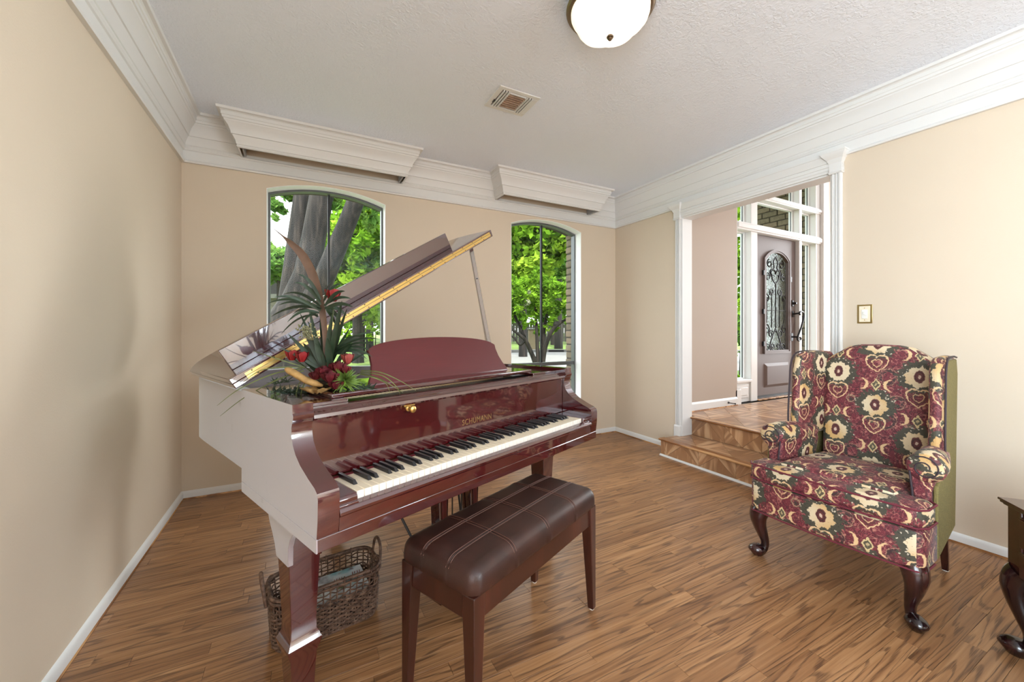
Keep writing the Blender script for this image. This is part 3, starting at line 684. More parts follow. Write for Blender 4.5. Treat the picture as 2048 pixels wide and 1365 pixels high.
for i, (a, b, z0, z1) in enumerate(pn):
    w_ = struct(MB().box(a + .008, b - .008, yo - .034, yo - .030, z0 + .008, z1 - .008).build('window_%d' % (3 + i), 'pane_clear', smooth=0))
    mb = MB(); e = .016
    for d in ((a, a + e, z0, z1), (b - e, b, z0, z1), (a + e, b - e, z0, z0 + e), (a + e, b - e, z1 - e, z1)): mb.box(d[0], d[1], yo - .055, yo - .005, d[2], d[3])
    mb.build('window_bead', 'window_white', w_, smooth=0, bevel=.003)
    mb = MB(); e2 = .004
    for d in ((a + e, a + e + e2, z0 + e, z1 - e), (b - e - e2, b - e, z0 + e, z1 - e)): mb.box(d[0], d[1], yo - .038, yo - .026, d[2], d[3])
    mb.build('glazing_gasket', 'frame_metal', w_, smooth=0)
# front door
DX0, DX1, DZ0, DZ1 = 4.872, 5.776, FZ + .012, 2.357
door = struct(thing('door_1', None, None))
DY = YD + .045
gx0, gx1, gz0, gs, gr = DX0 + .205, DX1 - .165, .915, 2.075, .115
hole = [(gx0, gz0)] + arc(gx0, gx1, 16, 0, gs, gr) + [(gx1, gz0)]
mb = MB(); y1 = DY + .045
mb.prism([(DX0, DZ0), (DX1, DZ0), (DX1, gz0), (DX0, gz0)], 'y', DY, y1)
mb.prism([(DX0, gz0), (gx0, gz0), (gx0, gs), (DX0, gs)], 'y', DY, y1); mb.prism([(gx1, gz0), (DX1, gz0), (DX1, gs), (gx1, gs)], 'y', DY, y1)
mb.prism([(DX0, gs)] + arc(gx0, gx1, 16, 0, gs, gr) + [(DX1, gs), (DX1, DZ1), (DX0, DZ1)], 'y', DY, y1)
mb.build('door_leaf', 'door_metal', door, smooth=0)
def frame_loop(name, pts, wd, y0, y1, mat, parent):
    n = len(pts); ins = offset_path([(p[0], p[1]) for p in pts], wd, True)
    # keep the smaller loop inside
    vs_ = [(p[0], y0, p[1]) for p in pts] + [(p[0], y0, p[1]) for p in ins] + [(p[0], y1, p[1]) for p in pts] + [(p[0], y1, p[1]) for p in ins]; fs = []
    for i in range(n):
        j = (i + 1) % n; fs += [(i, j, n + j, n + i), (i, 2 * n + i, 2 * n + j, j), (n + i, n + j, 3 * n + j, 3 * n + i)]
    return MB().add(vs_, fs).build(name, mat, parent, smooth=30)
frame_loop('glass_frame', hole, -.022, DY - .016, DY + .02, 'door_metal', door)
frame_loop('glass_frame', hole, .020, DY - .022, DY + .03, 'door_metal', door)
MB().prism(hole, 'y', DY + .030, DY + .034).build('glass_pane', 'rain_glass', door, smooth=0)
gc = (gx0 + gx1) / 2; gw = (gx1 - gx0) / 2
def iron(pts, r=.008, name='scroll'):
    return MB().tube([(gc + p[0] * gw, DY + .012, p[1]) for p in pts], r, 6).build(name, 'iron', door, smooth=60)
for sg in (-1, 1):
    def sp(cx, cz, r0, r1, a0, tn): return [(sg * p[0] / gw, p[1]) for p in spiral(cx, cz, r0, r1, a0, tn)]
    iron(sp(.13, 2.03, .018, .055, 0, 1.2)); iron(sp(.075, 1.90, .02, .075, math.pi * 1.1, .95)); iron(sp(.17, 1.86, .015, .05, 2.5, -1.15)); iron(sp(.085, 1.67, .014, .05, .4, -1.2)); iron(sp(.19, 1.60, .014, .045, 3.0, 1.2))
    iron([(sg * a / gw, b) for a, b in [(.0, 2.12), (.05, 2.06), (.03, 1.98), (.10, 1.92), (.06, 1.82), (.0, 1.78)]])
    iron([(sg * .085 / gw, 1.64), (sg * .085 / gw, 1.22)], .007, 'iron_bar'); iron([(sg * .19 / gw, 1.58), (sg * .19 / gw, 1.28)], .006, 'iron_bar')
    iron(sp(.10, 1.14, .014, .052, 1.2, 1.2)); iron(sp(.19, 1.20, .012, .06, 2.8, -1.2)); iron(sp(.06, .985, .014, .045, -.6, -1.2)); iron(sp(.17, .97, .012, .05, 2.0, 1.1))
    iron([(sg * a / gw, b) for a, b in [(.0, 1.20), (.05, 1.14), (.10, 1.05), (.13, .97), (.10, .93)]])
iron([(0, 1.80), (0, 1.16)], .008, 'iron_bar'); iron([(-.9, 1.44), (.9, 1.44)], .005, 'iron_bar')
for z in (.50, .84):
    pass
mb = MB(); px0, px1, pz0, pz1 = DX0 + .20, DX1 - .17, .475, .775; b_ = .035
vs_ = [(px0, DY - .001, pz0), (px1, DY - .001, pz0), (px1, DY - .001, pz1), (px0, DY - .001, pz1), (px0 + b_, DY - .022, pz0 + b_), (px1 - b_, DY - .022, pz0 + b_), (px1 - b_, DY - .022, pz1 - b_), (px0 + b_, DY - .022, pz1 - b_)]
mb.add(vs_, [(4, 5, 6, 7), (0, 1, 5, 4), (1, 2, 6, 5), (2, 3, 7, 6), (3, 0, 4, 7)]); mb.build('raised_panel', 'door_metal', door, smooth=0)
for z in (.62, 1.28, 2.12): bx('hinge', (DX0 - .010, DX0 + .018, DY - .016, DY + .004, z - .055, z + .055), 'black', door, bevel=.003)
for z in (1.02, 1.42, 1.90): bx('frame_clip', (gx0 - .045, gx0 - .020, DY - .022, DY, z - .03, z + .03), 'black', door, bevel=.003)
for z in (1.85,): bx('frame_clip', (gx1 + .02, gx1 + .05, DY - .022, DY, z - .035, z + .035), 'black', door, bevel=.003)
mb = MB().box(DX1 - .085, DX1 - .045, DY - .012, DY, 1.50, 1.58); mb.tube([(DX1 - .065, DY - .005, 1.54), (DX1 - .065, DY - .05, 1.54)], [.018, .014], 12); mb.build('deadbolt', 'black', door, bevel=.002)
hp = [(-.012, 1.390), (-.026, 1.403), (-.018, 1.422), (.010, 1.432), (.045, 1.415), (.055, 1.37), (.035, 1.30), (-.005, 1.20), (-.045, 1.12), (-.060, 1.075), (-.040, 1.052), (-.010, 1.058), (.0, 1.08), (-.012, 1.092)]
hp = [(DX1 - .015 + a * 1.35, DY - .075, b) for a, b in hp]
mb = MB().tube(catmull(hp, 5), .011, 8); mb.tube([(DX1 - .05, DY, 1.40), (DX1 - .05, DY - .075, 1.41)], .010, 8); mb.tube([(DX1 - .085, DY, 1.10), (DX1 - .085, DY - .075, 1.10)], .010, 8)
mb.box(DX1 - .075, DX1 - .035, DY - .008, DY, 1.36, 1.44).box(DX1 - .105, DX1 - .06, DY - .008, DY, 1.05, 1.15); mb.build('pull_handle', 'black', door, smooth=50)
bx('threshold', (DX0 - .01, DX1 + .01, YD - .02, yo, FZ, FZ + .012), 'nosing', door, bevel=.003)
bx('door_sweep', (DX0 + .004, DX1 - .004, DY - .008, DY + .01, DZ0, DZ0 + .03), 'dark_metal', door)
# spring door stop on the foyer baseboard
ds = thing('door_stop', 'small black spring door stop on the foyer baseboard', 'door stop', (4.19, YT - .016, FZ + .045))
MB().lathe([(.012, 0), (.012, .006)], 12).build('mount', 'black', ds, rot=(R(90), 0, 0)); MB().tube([(.006 * math.cos(k * .9), -.006 - k * .0011, .006 * math.sin(k * .9)) for k in range(60)], .0016, 5).build('spring', 'black', ds)
MB().lathe([(.006, 0), (.008, .004), (.008, .014), (.005, .018)], 12).build('tip', 'black', ds, loc=(0, -.07, 0), rot=(R(90), 0, 0))
# light switch on the right wall
sw = thing('light_switch', 'brass light switch plate with ivory toggle on the right wall', 'light switch', (XR, 1.226, 1.30))
mb = MB().box(-.003, 0, -.040, .040, -.062, .062); mb.build('plate', 'brass_aged', sw, bevel=.002)
bx('plate_inset', (-.0045, 0, -.029, .029, -.052, .052), 'ivory', sw, bevel=.001); bx('toggle', (-.007, 0, -.016, .016, -.030, .030), 'white_plastic', sw, bevel=.002); bx('lever', (-.016, 0, -.006, .006, -.004, .014), 'white_plastic', sw, bevel=.002)
for z in (-.039, .039): MB().lathe([(.003, 0), (.002, .0015)], 8).build('screw', 'brass', sw, loc=(-.0045, 0, z), rot=(0, R(-90), 0))
# ------------------------------------------------------------------ grand piano
PA = R(21.3); PX, PY = .0355, 1.152
piano = thing('grand_piano', 'glossy mahogany baby grand piano with its lid propped open by the windows', 'piano', (PX, PY, 0), PA)
PWD, RZ0, RZ1 = 1.468, .698, .975
outl = [(0, .62), (0, .9), (0, 1.20), (.012, 1.30), (.06, 1.385), (.15, 1.425), (.30, 1.435), (.46, 1.432), (.58, 1.405), (.70, 1.335), (.82, 1.235), (.96, 1.14), (1.12, 1.085), (1.28, 1.045), (1.40, .975), (1.455, .88), (1.468, .77), (1.468, .62)]
out2 = [(p.x, p.y) for p in catmull([(a, b, 0) for a, b in outl], 5)]
inn2 = offset_path(out2, -.045)
def pbx(name, d, mat='mahogany', bev=.003, par=None): return bx(name, d, mat, par or piano, bevel=bev)
n = len(out2); mb = MB(); vs_ = []
for pts, z in ((out2, RZ0), (out2, RZ1), (inn2, RZ1), (inn2, RZ0)): vs_ += [(a, b, z) for a, b in pts]
fs = []
for i in range(n - 1):
    for k in range(4): l = (k + 1) % 4; fs.append((k * n + i, l * n + i, l * n + i + 1, k * n + i + 1))
fs += [(0, n, 2 * n, 3 * n), (n - 1, 4 * n - 1, 3 * n - 1, 2 * n - 1)]
mb.add(vs_, [tuple(reversed(f)) for f in fs]); mb.build('rim', 'mahogany_dust_reflection', piano, smooth=30)
# inside: soundboard, iron plate, strings, dampers
soundb = [p for p in inn2]
MB().prism(soundb[::-1], 'z', .74, .75).build('soundboard', 'soundboard', piano, smooth=0)
plt = offset_path(inn2, -.02)
plm = MB().prism(plt[::-1], 'z', .86, .885).build('iron_plate', 'gold_plate', piano, smooth=0)
mb = MB()
for k in range(60):
    f = k / 59; x0 = .10 + f * 1.27; ye = 1.34 if f < .35 else 1.34 - (f - .35) / .65 * .55
    mb.tube([(x0, .46, .90), (x0 * .92 + .02, ye, .90)], .0011, 4, caps=False)
mb.build('strings', 'chrome', piano, smooth=0)
# cheeks (arms) with the S profile
prof = [(.62, .652), (.0, .652), (-.006, .70), (-.008, .755), (-.004, .772), (.012, .783), (.049, .797), (.104, .822), (.136, .845), (.155, .868), (.164, .892), (.165, .916), (.158, .935), (.152, .945), (.152, .952), (.158, .958), (.158, RZ1 + .008), (.62, RZ1 + .008)]
for x0 in (0.0, PWD - .058):
    mb = MB(); k = len(prof); sgn = x0 < .5
    vs_ = [(x0, a, b) for a, b in prof] + [(x0 + .058, a, b) for a, b in prof]
    side_o = tuple(range(k)); side_i = tuple(range(2 * k - 1, k - 1, -1))
    mb.cur = 0 if not sgn else 1; mb.add(vs_, [side_o]); mb.cur = 0
    b0 = 0
    mb.f += [side_i]; mb.mi += [0]
    mb.f += [(i, (i + 1) % k + 0, k + (i + 1) % k, k + i)[::-1] for i in range(k)]; mb.mi += [0] * k
    o = mb.build('cheek', None, piano, smooth=40, mats=['mahogany', 'mahogany_dust_reflection'])
    bm = bmesh.new(); bm.from_mesh(o.data); bmesh.ops.recalc_face_normals(bm, faces=bm.faces); bm.to_mesh(o.data); bm.free()
mb = MB().box(0, .30, -.002, .615, .616, .652); o = MB().box(0, PWD, -.002, .615, .616, .652).build('key_bed', 'mahogany', piano, bevel=.002)
bx('key_bed_end', (-.0015, .002, -.002, .615, .616, .652), 'mahogany_dust_reflection', piano)
x0k, x1k = .119, 1.346
MB().prism([(-.002, .652), (-.002, .690), (-.010, .695), (-.010, .703), (-.004, .712), (.004, .714), (.014, .718), (.014, .652)], 'x', .059, PWD - .059).build('key_slip', 'mahogany', piano, smooth=25, bevel=.0015)
for a, b in ((.059, x0k - .002), (x1k + .002, PWD - .059)):
    mb = MB().prism([(.006, .70), (.006, .730), (.012, .737), (.17, .741), (.17, .70)], 'x', a, b); mb.build('key_block', 'mahogany', piano, smooth=25, bevel=.002)
    bx('key_block_base', (a, b, -.001, .012, .69, .718), 'mahogany', piano, bevel=.002)
# keyboard: 52 naturals and 36 sharps
kw = (x1k - x0k) / 52
wk = MB().box(.0004, kw - .0004, .016, .165, .712, .738).build('white_key', 'ivory', piano, bevel=.0012, seg=1, loc=(x0k, 0, 0))
wk.data.materials.append(M['key_front'])
for p in wk.data.polygons:
    if p.normal.y < -.9: p.material_index = 1
for i in range(1, 52): copy_obj(wk, piano, (x0k + i * kw, 0, 0), name='white_key')
mb = MB(); vs_ = [(-.0065, .066, .738), (.0065, .066, .738), (.0065, .168, .738), (-.0065, .168, .738), (-.0048, .078, .7495), (.0048, .078, .7495), (.0048, .168, .7505), (-.0048, .168, .7505)]
mb.add(vs_, [(4, 5, 6, 7), (0, 1, 5, 4), (1, 2, 6, 5), (2, 3, 7, 6), (3, 0, 4, 7)])
bk = mb.build('black_key', 'ebony', piano, bevel=.0012, seg=2)
first = True
for i in range(51):
    if (i % 7) in (0, 2, 3, 5, 6):     # A C D F G
        if first: bk.location = (x0k + (i + 1) * kw, 0, 0); first = False
        else: copy_obj(bk, piano, (x0k + (i + 1) * kw, 0, 0), name='black_key')
bx('key_felt', (x0k, x1k, .158, .170, .738, .742), 'felt', piano)
# fallboard with its rounded lip, lock knob and gilt lettering
fb = MB().prism([(.176, .742), (.190, .742), (.190, .930), (.174, .930)], 'x', .060, PWD - .060).build('fallboard', 'mahogany', piano, bevel=.002)
MB().prism([(.160, .928), (.156, .934), (.158, .944), (.166, .950), (.180, .952), (.186, .958), (.220, .958), (.220, .926), (.19, .926)], 'x', .060, PWD - .060).build('fallboard_lip', 'mahogany', fb, smooth=40)
mb = MB().lathe([(.011, 0), (.011, .003), (.006, .006), (.005, .016), (.010, .021), (.013, .026), (.012, .031), (.007, .034)], 16)
mb.build('knob', 'brass', fb, loc=(.401, .174, .912), rot=(R(90), 0, 0)); bx('knob_plate', (.378, .424, .165, .172, .920, .934), 'brass', fb, bevel=.002)
def text(body, size, mat, parent, loc, rot, ext=.0004, align='CENTER', name='lettering', sx=1.0):
    cu = bpy.data.curves.new(name, 'FONT'); cu.body = body; cu.size = size; cu.extrude = ext; cu.align_x = align; cu.space_character = 1.12
    to = bpy.data.objects.new(name, cu); C.objects.link(to); bpy.context.view_layer.update()
    dg = bpy.context.evaluated_depsgraph_get(); me = bpy.data.meshes.new_from_object(to.evaluated_get(dg)); bpy.data.objects.remove(to)
    me.materials.clear(); me.materials.append(M[mat]); o = bpy.data.objects.new(name, me); C.objects.link(o); o.parent = parent; o.location = loc; o.rotation_euler = rot; o.scale = (sx, 1, 1); return o
text('SCHUMANN', .034, 'brass_aged', fb, (.752, .1752, .800), (R(90), 0, 0), sx=.86)
# rails, tuning-pin shelf, music desk
pbx('pin_block', (.06, PWD - .06, .222, .46, .90, .925), 'black', .002)
pbx('stretcher', (.06, PWD - .06, .200, .222, .88, .957), 'mahogany')
for a, b in ((.058, .20), (1.21, PWD - .058)): pbx('side_shelf', (a, b, .225, .60, .955, .968), 'mahogany')
pbx('music_shelf', (.16, 1.245, .262, .585, .966, .984), 'mahogany', .005)
sh = [(-.405, 0), (.405, 0), (.398, .018), (.383, .045), (.371, .085), (.368, .125), (.372, .150), (.360, .158)]
top = [(.360 * math.cos(a), .152 + .050 * math.sin(a)) for a in [math.pi * k / 24 for k in range(1, 24)]]
left = [(-x, z) for x, z in reversed(sh[2:])]
mb = MB().prism(sh + top + left, 'y', 0, .014); mb.build('music_desk', 'mahogany_satin', piano, smooth=30, bevel=.003, loc=(.752, .355, .984), rot=(R(-27), 0, 0))
for k in range(14):
    pass
mb = MB()
for k in range(46): mb.box(.36 + k * .017, .371 + k * .017, .232, .250, .926, .934)
mb.build('damper_rail', 'white_plastic', piano, smooth=0)['kind'] = 'stuff'
# lid: main board, folded front flap with its lip, brass hinge
LA, HZ, LW, FY = 30.4, .988, 1.535, .605
lo = [(a, b) for a, b in outl if b > .62]
lid_out = [(0, FY), (0, 1.22), (.012, 1.31), (.065, 1.405), (.16, 1.448), (.31, 1.458), (.48, 1.455), (.61, 1.428), (.74, 1.355), (.86, 1.26), (1.0, 1.17), (1.16, 1.112), (1.32, 1.07), (1.45, 1.0), (1.515, .90), (LW, .79), (LW, FY)]
lo = [(p.x, p.y) for p in catmull([(a, b, 0) for a, b in lid_out], 4)]
lid = MB().prism(lo, 'z', 0, .020).build('lid', 'mahogany', piano, smooth=30, bevel=.003, loc=(-.022, 0, HZ), rot=(0, R(-LA), 0))
fl = [(0, FY), (0, 1.035), (.02, 1.05), (1.40, 1.05), (1.50, .93), (1.52, .80), (LW, .78), (LW, FY)]
bx('front_flap', (0, LW, FY, FY + .02, .0205, .0405), 'mahogany', lid, bevel=.002)
fl = [(0.0, FY + .02), (LW, FY + .02), (LW, .80), (1.515, .90), (1.45, 1.0), (1.40, 1.04), (.04, 1.04), (0.0, 1.02)]
MB().prism(fl, 'z', .0205, .0405).build('front_flap_board', 'mahogany', lid, smooth=30, bevel=.002)
bx('lid_lip', (.045, 1.288, FY + .112, FY + .130, .0405, .128), 'mahogany', lid, bevel=.002)
hg = bx('hinge_plate', (.050, LW - .020, FY - .0015, FY + .001, .0075, .0330), 'brass', lid)
MB().tube([(.05, FY - .003, .0203), (LW - .02, FY - .003, .0203)], .0025, 6).build('hinge_pin', 'brass_aged', lid)
for k in range(17):
    for zz, dx in ((.011, .012), (.030, 0)):
        MB().lathe([(.0030, 0), (.0026, .0008)], 8).build('screw', 'screw', hg, loc=(.075 + k * .085 + dx, FY - .0018, zz), rot=(R(90), 0, 0))
MB().lathe([(.0075, 0), (.0075, .001)], 12).build('bumper_hole', 'black', lid, loc=(.10, 1.085, .0202))
# lid prop
mb = MB(); p0 = Vector((1.40, .70, .955)); p1 = Vector((1.262, .765, HZ + (1.262 + .022) * math.tan(R(LA)) - .006))
pr = [(0, .036), (.05, .042), (.18, .038), (.28, .026), (.40, .019), (.60, .016), (.97, .013), (1.0, .011)]
d = p1 - p0; vs_ = []; fs = []
side = Vector((.55, .84, 0)).normalized(); thk = side.cross(d.normalized())
for f, w_ in pr:
    c = p0 + d * f; vs_ += [tuple(c + side * a * w_ * .85 + thk * b * .012) for a, b in ((-1, -1), (1, -1), (1, 1), (-1, 1))]
for k in range(len(pr) - 1):
    for a in range(4): b = (a + 1) % 4; fs.append((4 * k + a, 4 * k + b, 4 * k + 4 + b, 4 * k + 4 + a))
fs += [(3, 2, 1, 0), tuple(4 * (len(pr) - 1) + q for q in range(4))]
mb.add(vs_, fs); mb.build('lid_prop', 'mahogany', piano, smooth=0, bevel=.002)
c = p0 + d * .72; MB().tube([tuple(c - side * .010), tuple(c - side * .024)], .004, 8).build('prop_pin', 'black', piano)
# legs: spade-footed, with an ogee bracket at the front pair
def leg(x, y, br):
    L = bpy.data.objects.new('leg', None); C.objects.link(L); L.parent = piano; L.location = (x, y, 0)
    mb = MB(); lv = [(.045, .034), (.160, .040), (.192, .050), (.200, .052), (.206, .052), (.214, .048), (.232, .040), (.27, .0385), (.47, .047), (.54, .050), (.616, .050)]
    vs_ = []; fs = []
    for z, h_ in lv: vs_ += [(-h_, -h_, z), (h_, -h_, z), (h_, h_, z), (-h_, h_, z)]
    for k in range(len(lv) - 1):
        for a in range(4): b = (a + 1) % 4; fs.append((4 * k + a, 4 * k + b, 4 * k + 4 + b, 4 * k + 4 + a))
    fs += [(3, 2, 1, 0), tuple(4 * (len(lv) - 1) + q for q in range(4))]
    mb.add(vs_, fs).build('leg_post', 'mahogany', L, smooth=22, bevel=.002)
    if br:
        pr = [(-.185, .616), (-.185, .590), (-.170, .594), (-.140, .598), (-.110, .594), (-.085, .580), (-.066, .558), (-.052, .528), (-.050, .47), (.047, .47), (.060, .505), (.082, .535), (.105, .560), (.120, .585), (.135, .602), (.150, .616)]
        for xx in (-.052, .036): MB().prism(pr, 'x', xx, xx + .016).build('leg_bracket', 'mahogany_dust_reflection' if xx < 0 and x < .5 else 'mahogany', L, smooth=30, bevel=.002)
    mb = MB().tube([(-.008, .0, .020), (.008, 0, .020)], .020, 16); mb.build('caster_wheel', 'brass_aged', L); MB().tube([(0, 0, .02), (0, .0, .05)], .007, 8).build('caster_stem', 'brass_aged', L)
    return L
leg(.075, .305, True); leg(PWD - .075, .305, True); leg(.60, 1.16, False)
pbx('leg_block', (.48, .72, 1.04, 1.28, .616, .70), 'mahogany')
# pedal lyre
ly = bpy.data.objects.new('pedal_lyre', None); C.objects.link(ly); ly.parent = piano; ly.location = (.735, .30, 0)
for sx in (-1, 1):
    MB().prism([(sx * .125, .616), (sx * .055, .616), (sx * .062, .50), (sx * .070, .30), (sx * .072, .135), (sx * .112, .135), (sx * .108, .30), (sx * .118, .50)], 'y', -.03, .03).build('lyre_post', 'mahogany', ly, smooth=0, bevel=.003)
    bx('lyre_carving', (sx * .09 - .012, sx * .09 + .012, -.036, -.028, .33, .60), 'mahogany_satin', ly, bevel=.004)
    MB().tube([(sx * .24, .30, .62), (sx * .10, .04, .12)], .0055, 8).build('brace_rod', 'black', ly)
bx('lyre_top', (-.15, .15, -.05, .05, .595, .616), 'mahogany', ly, bevel=.004); bx('lyre_box', (-.135, .135, -.065, .060, .055, .140), 'mahogany', ly, bevel=.006); bx('lyre_cap', (-.145, .145, -.072, .066, .135, .150), 'mahogany', ly, bevel=.004)
for px in (-.055, 0, .055):
    MB().tube([(px, .02, .14), (px, .02, .60)], .0032, 6).build('pedal_rod', 'black', ly)
    pp = [(px, -.05, .075), (px, -.10, .072), (px, -.135, .062), (px, -.165, .050)]
    MB().tube(catmull(pp, 4), [.008] * 4 + [.010, .012, .014, .016, .018, .019, .017, .012, .006], 10, flat=.45).build('pedal', 'chrome', ly, smooth=60)
# ------------------------------------------------------------------ piano bench
BA = R(24.5); bc = Vector((.705, 1.333, 0))
bench = thing('piano_bench', 'brown leather piano bench with tapered mahogany legs in front of the keyboard', 'bench', bc, BA)
BL, BWD, CZ = .775, .335, .448
def cush(x, y, z):
    ex_, ey_ = x / (BL / 2), y / (BWD / 2)
    if z > 0:
        z += .020 * (1 - abs(ex_) ** 3) * (1 - abs(ey_) ** 2.2)
    return (x, y, z)
N_x, N_y = 120, 64
mb = MB(); b = []; fs = []
tx = [BL * (-.5 + k / 4) for k in (1, 2, 3)]; ty = [BWD * (-.5 + k / 3) for k in (1, 2)]
def groove(d): d = abs(d); return (-.0035 * math.exp(-(d / .0022) ** 2) + .0012 * math.exp(-((d - .007) / .003) ** 2))
for j in range(N_y + 1):
    for i in range(N_x + 1):
        a = -1 + 2 * i / N_x; c = -1 + 2 * j / N_y
        ax, ay = math.copysign(abs(a) ** .8, a), math.copysign(abs(c) ** .8, c)
        x, y = ax * BL / 2, ay * BWD / 2
        # distance to edge gives the rounded shoulder
        dx, dy = BL / 2 - abs(x), BWD / 2 - abs(y); r = .042
        k = 1.0
        qx, qy = max(0, r - dx), max(0, r - dy); q = min(1.0, math.hypot(qx, qy) / r)
        hz = .034 + .040 * math.sqrt(max(0, 1 - q * q)) + .012 * (1 - (x / (BL / 2)) ** 4) * (1 - (y / (BWD / 2)) ** 2)
        if math.hypot(qx, qy) > r:            # clip the square corner to a round one
            s_ = r / math.hypot(qx, qy); x = math.copysign(BL / 2 - r + qx * s_, x); y = math.copysign(BWD / 2 - r + qy * s_, y)
        gz = sum(groove(x - t_) for t_ in tx) + sum(groove(y - t_) for t_ in ty)
        b.append((x, y, CZ + hz + gz))
W1_ = N_x + 1
for j in range(N_y):
    for i in range(N_x): fs.append((j * W1_ + i, j * W1_ + i + 1, (j + 1) * W1_ + i + 1, (j + 1) * W1_ + i))
ed = [i for i in range(W1_)] + [j * W1_ + N_x for j in range(1, N_y + 1)] + [N_y * W1_ + i for i in range(N_x - 1, -1, -1)] + [j * W1_ for j in range(N_y - 1, 0, -1)]
k0 = len(b); L_ = len(ed)
for sc_, zz in ((1.003, .024), (1.004, .012), (.998, .002), (.985, 0)):
    for e in ed:
        x, y, z = b[e]; gz = (sum(groove(x - t_) for t_ in tx) if abs(y) > BWD / 2 - .02 else 0) + (sum(groove(y - t_) for t_ in ty) if abs(x) > BL / 2 - .02 else 0)
        b.append((x * sc_ + (math.copysign(gz, x) if abs(x) > BL / 2 - .02 and abs(y) < BWD / 2 - .03 else 0), y * (sc_ + .002) + (math.copysign(gz, y) if abs(y) > BWD / 2 - .02 and abs(x) < BL / 2 - .03 else 0), CZ + zz))
prev = ed
for r_ in range(4):
    cur = [k0 + r_ * L_ + q for q in range(L_)]
    for q in range(L_): fs.append((prev[q], cur[q], cur[(q + 1) % L_], prev[(q + 1) % L_]))
    prev = cur
fs.append(tuple(reversed(prev)))
cu_ = mb.add(b, fs).build('cushion', 'leather', bench, smooth=50)
bm = bmesh.new(); bm.from_mesh(cu_.data); bmesh.ops.recalc_face_normals(bm, faces=bm.faces); bm.to_mesh(cu_.data); bm.free()
def topz(x, y):
    dx, dy = BL / 2 - abs(x), BWD / 2 - abs(y); qx, qy = max(0, .042 - dx), max(0, .042 - dy); q = min(1, math.hypot(qx, qy) / .042)
    return CZ + .034 + .040 * math.sqrt(max(0, 1 - q * q)) + .012 * (1 - (x / (BL / 2)) ** 4) * (1 - (y / (BWD / 2)) ** 2)
for t_ in tx:
    for o_ in (-.006, .006): MB().tube([(t_ + o_, y_, topz(t_ + o_, y_) + .0012) for y_ in [(-.5 + k / 40) * (BWD - .006) for k in range(41)]], .0009, 4).build('stitch_line', 'leather_thread', cu_)
for t_ in ty:
    for o_ in (-.006, .006): MB().tube([(x_, t_ + o_, topz(x_, t_ + o_) + .0012) for x_ in [(-.5 + k / 60) * (BL - .006) for k in range(61)]], .0009, 4).build('stitch_line', 'leather_thread', cu_)
hx, hy = BL / 2 - .006, BWD / 2 - .006
for y0 in (-hy + .006, hy - .026): bx('apron', (-hx + .03, hx - .03, y0, y0 + .020, CZ - .078, CZ - .001), 'bench_wood', bench, bevel=.003)
for x0 in (-hx + .006, hx - .026): bx('apron', (x0, x0 + .020, -hy + .03, hy - .03, CZ - .078, CZ - .001), 'bench_wood', bench, bevel=.003)
for sx in (-1, 1):
    for sy in (-1, 1):
        X, Y = sx * hx, sy * hy; vs_ = []; 
        for z, w_ in ((.006, .026), (CZ - .001, .050)):
            xa, xb = sorted((X, X - sx * w_)); ya, yb = sorted((Y, Y - sy * w_)); vs_ += [(xa, ya, z), (xb, ya, z), (xb, yb, z), (xa, yb, z)]
        lg = MB().add(vs_, [(3, 2, 1, 0), (4, 5, 6, 7), (0, 1, 5, 4), (1, 2, 6, 5), (2, 3, 7, 6), (3, 0, 4, 7)]).build('leg', 'bench_wood', bench, smooth=0, bevel=.003)
        MB().lathe([(.010, 0), (.011, .004), (.008, .007)], 12).build('glide', 'white_plastic', lg, loc=(X - sx * .013, Y - sy * .013, 0))
# ------------------------------------------------------------------ wing chair (built facing local -y, width along x)
def cabriole(mb, hgt, dirx, diry, s_=1.0):
    d = Vector((dirx, diry, 0)).normalized()
    P = [(0, 1.0, .046), (.012, .93, .046), (.020, .82, .042), (.016, .66, .033), (.002, .48, .026), (-.010, .32, .020), (-.010, .20, .018), (.000, .12, .020), (.012, .085, .024)]
    pts = catmull([(d.x * o_ * s_, d.y * o_ * s_, z * hgt) for o_, z, r in P], 4); rr = np.interp(np.linspace(0, len(P) - 1, len(pts)), range(len(P)), [p[2] for p in P]) * s_
    mb.tube(pts, list(rr), 14)
    c = d * .020 * s_
    ft = [(.012, 0.0), (.020, .002), (.024, .010), (.034, .026), (.036, .034), (.030, .046), (.018, .056), (.006, .060)]
    b = []; fs = []; seg = 16
    for r, z in ft:
        for k in range(seg):
            a = 2 * math.pi * k / seg; v_ = Vector((math.cos(a), math.sin(a), 0)); st = 1 + .35 * max(0, v_.dot(d)) ** 2
            b.append((c.x + v_.x * r * s_ * st, c.y + v_.y * r * s_ * st, z * s_))
    for i in range(len(ft) - 1):
        for k in range(seg): l = (k + 1) % seg; fs.append((i * seg + k, i * seg + l, (i + 1) * seg + l, (i + 1) * seg + k))
    fs += [tuple(range(seg - 1, -1, -1)), tuple(range((len(ft) - 1) * seg, len(ft) * seg))]
    return mb.add(b, fs)
chair = thing('wing_chair', 'burgundy paisley wing chair with olive sides on dark cabriole legs by the right wall', 'armchair', (2.125, .955, 0), R(-88))
# local: x across (+x is the sitter's left => world -Y...), y = depth from front edge (0) back
def fab(mb, name, mat='damask', bev=.02, seg=3, par=None, **kw): return mb.build(name, mat, par or chair, smooth=50, bevel=bev, seg=seg, uvbox=True, **kw)
fw = .335
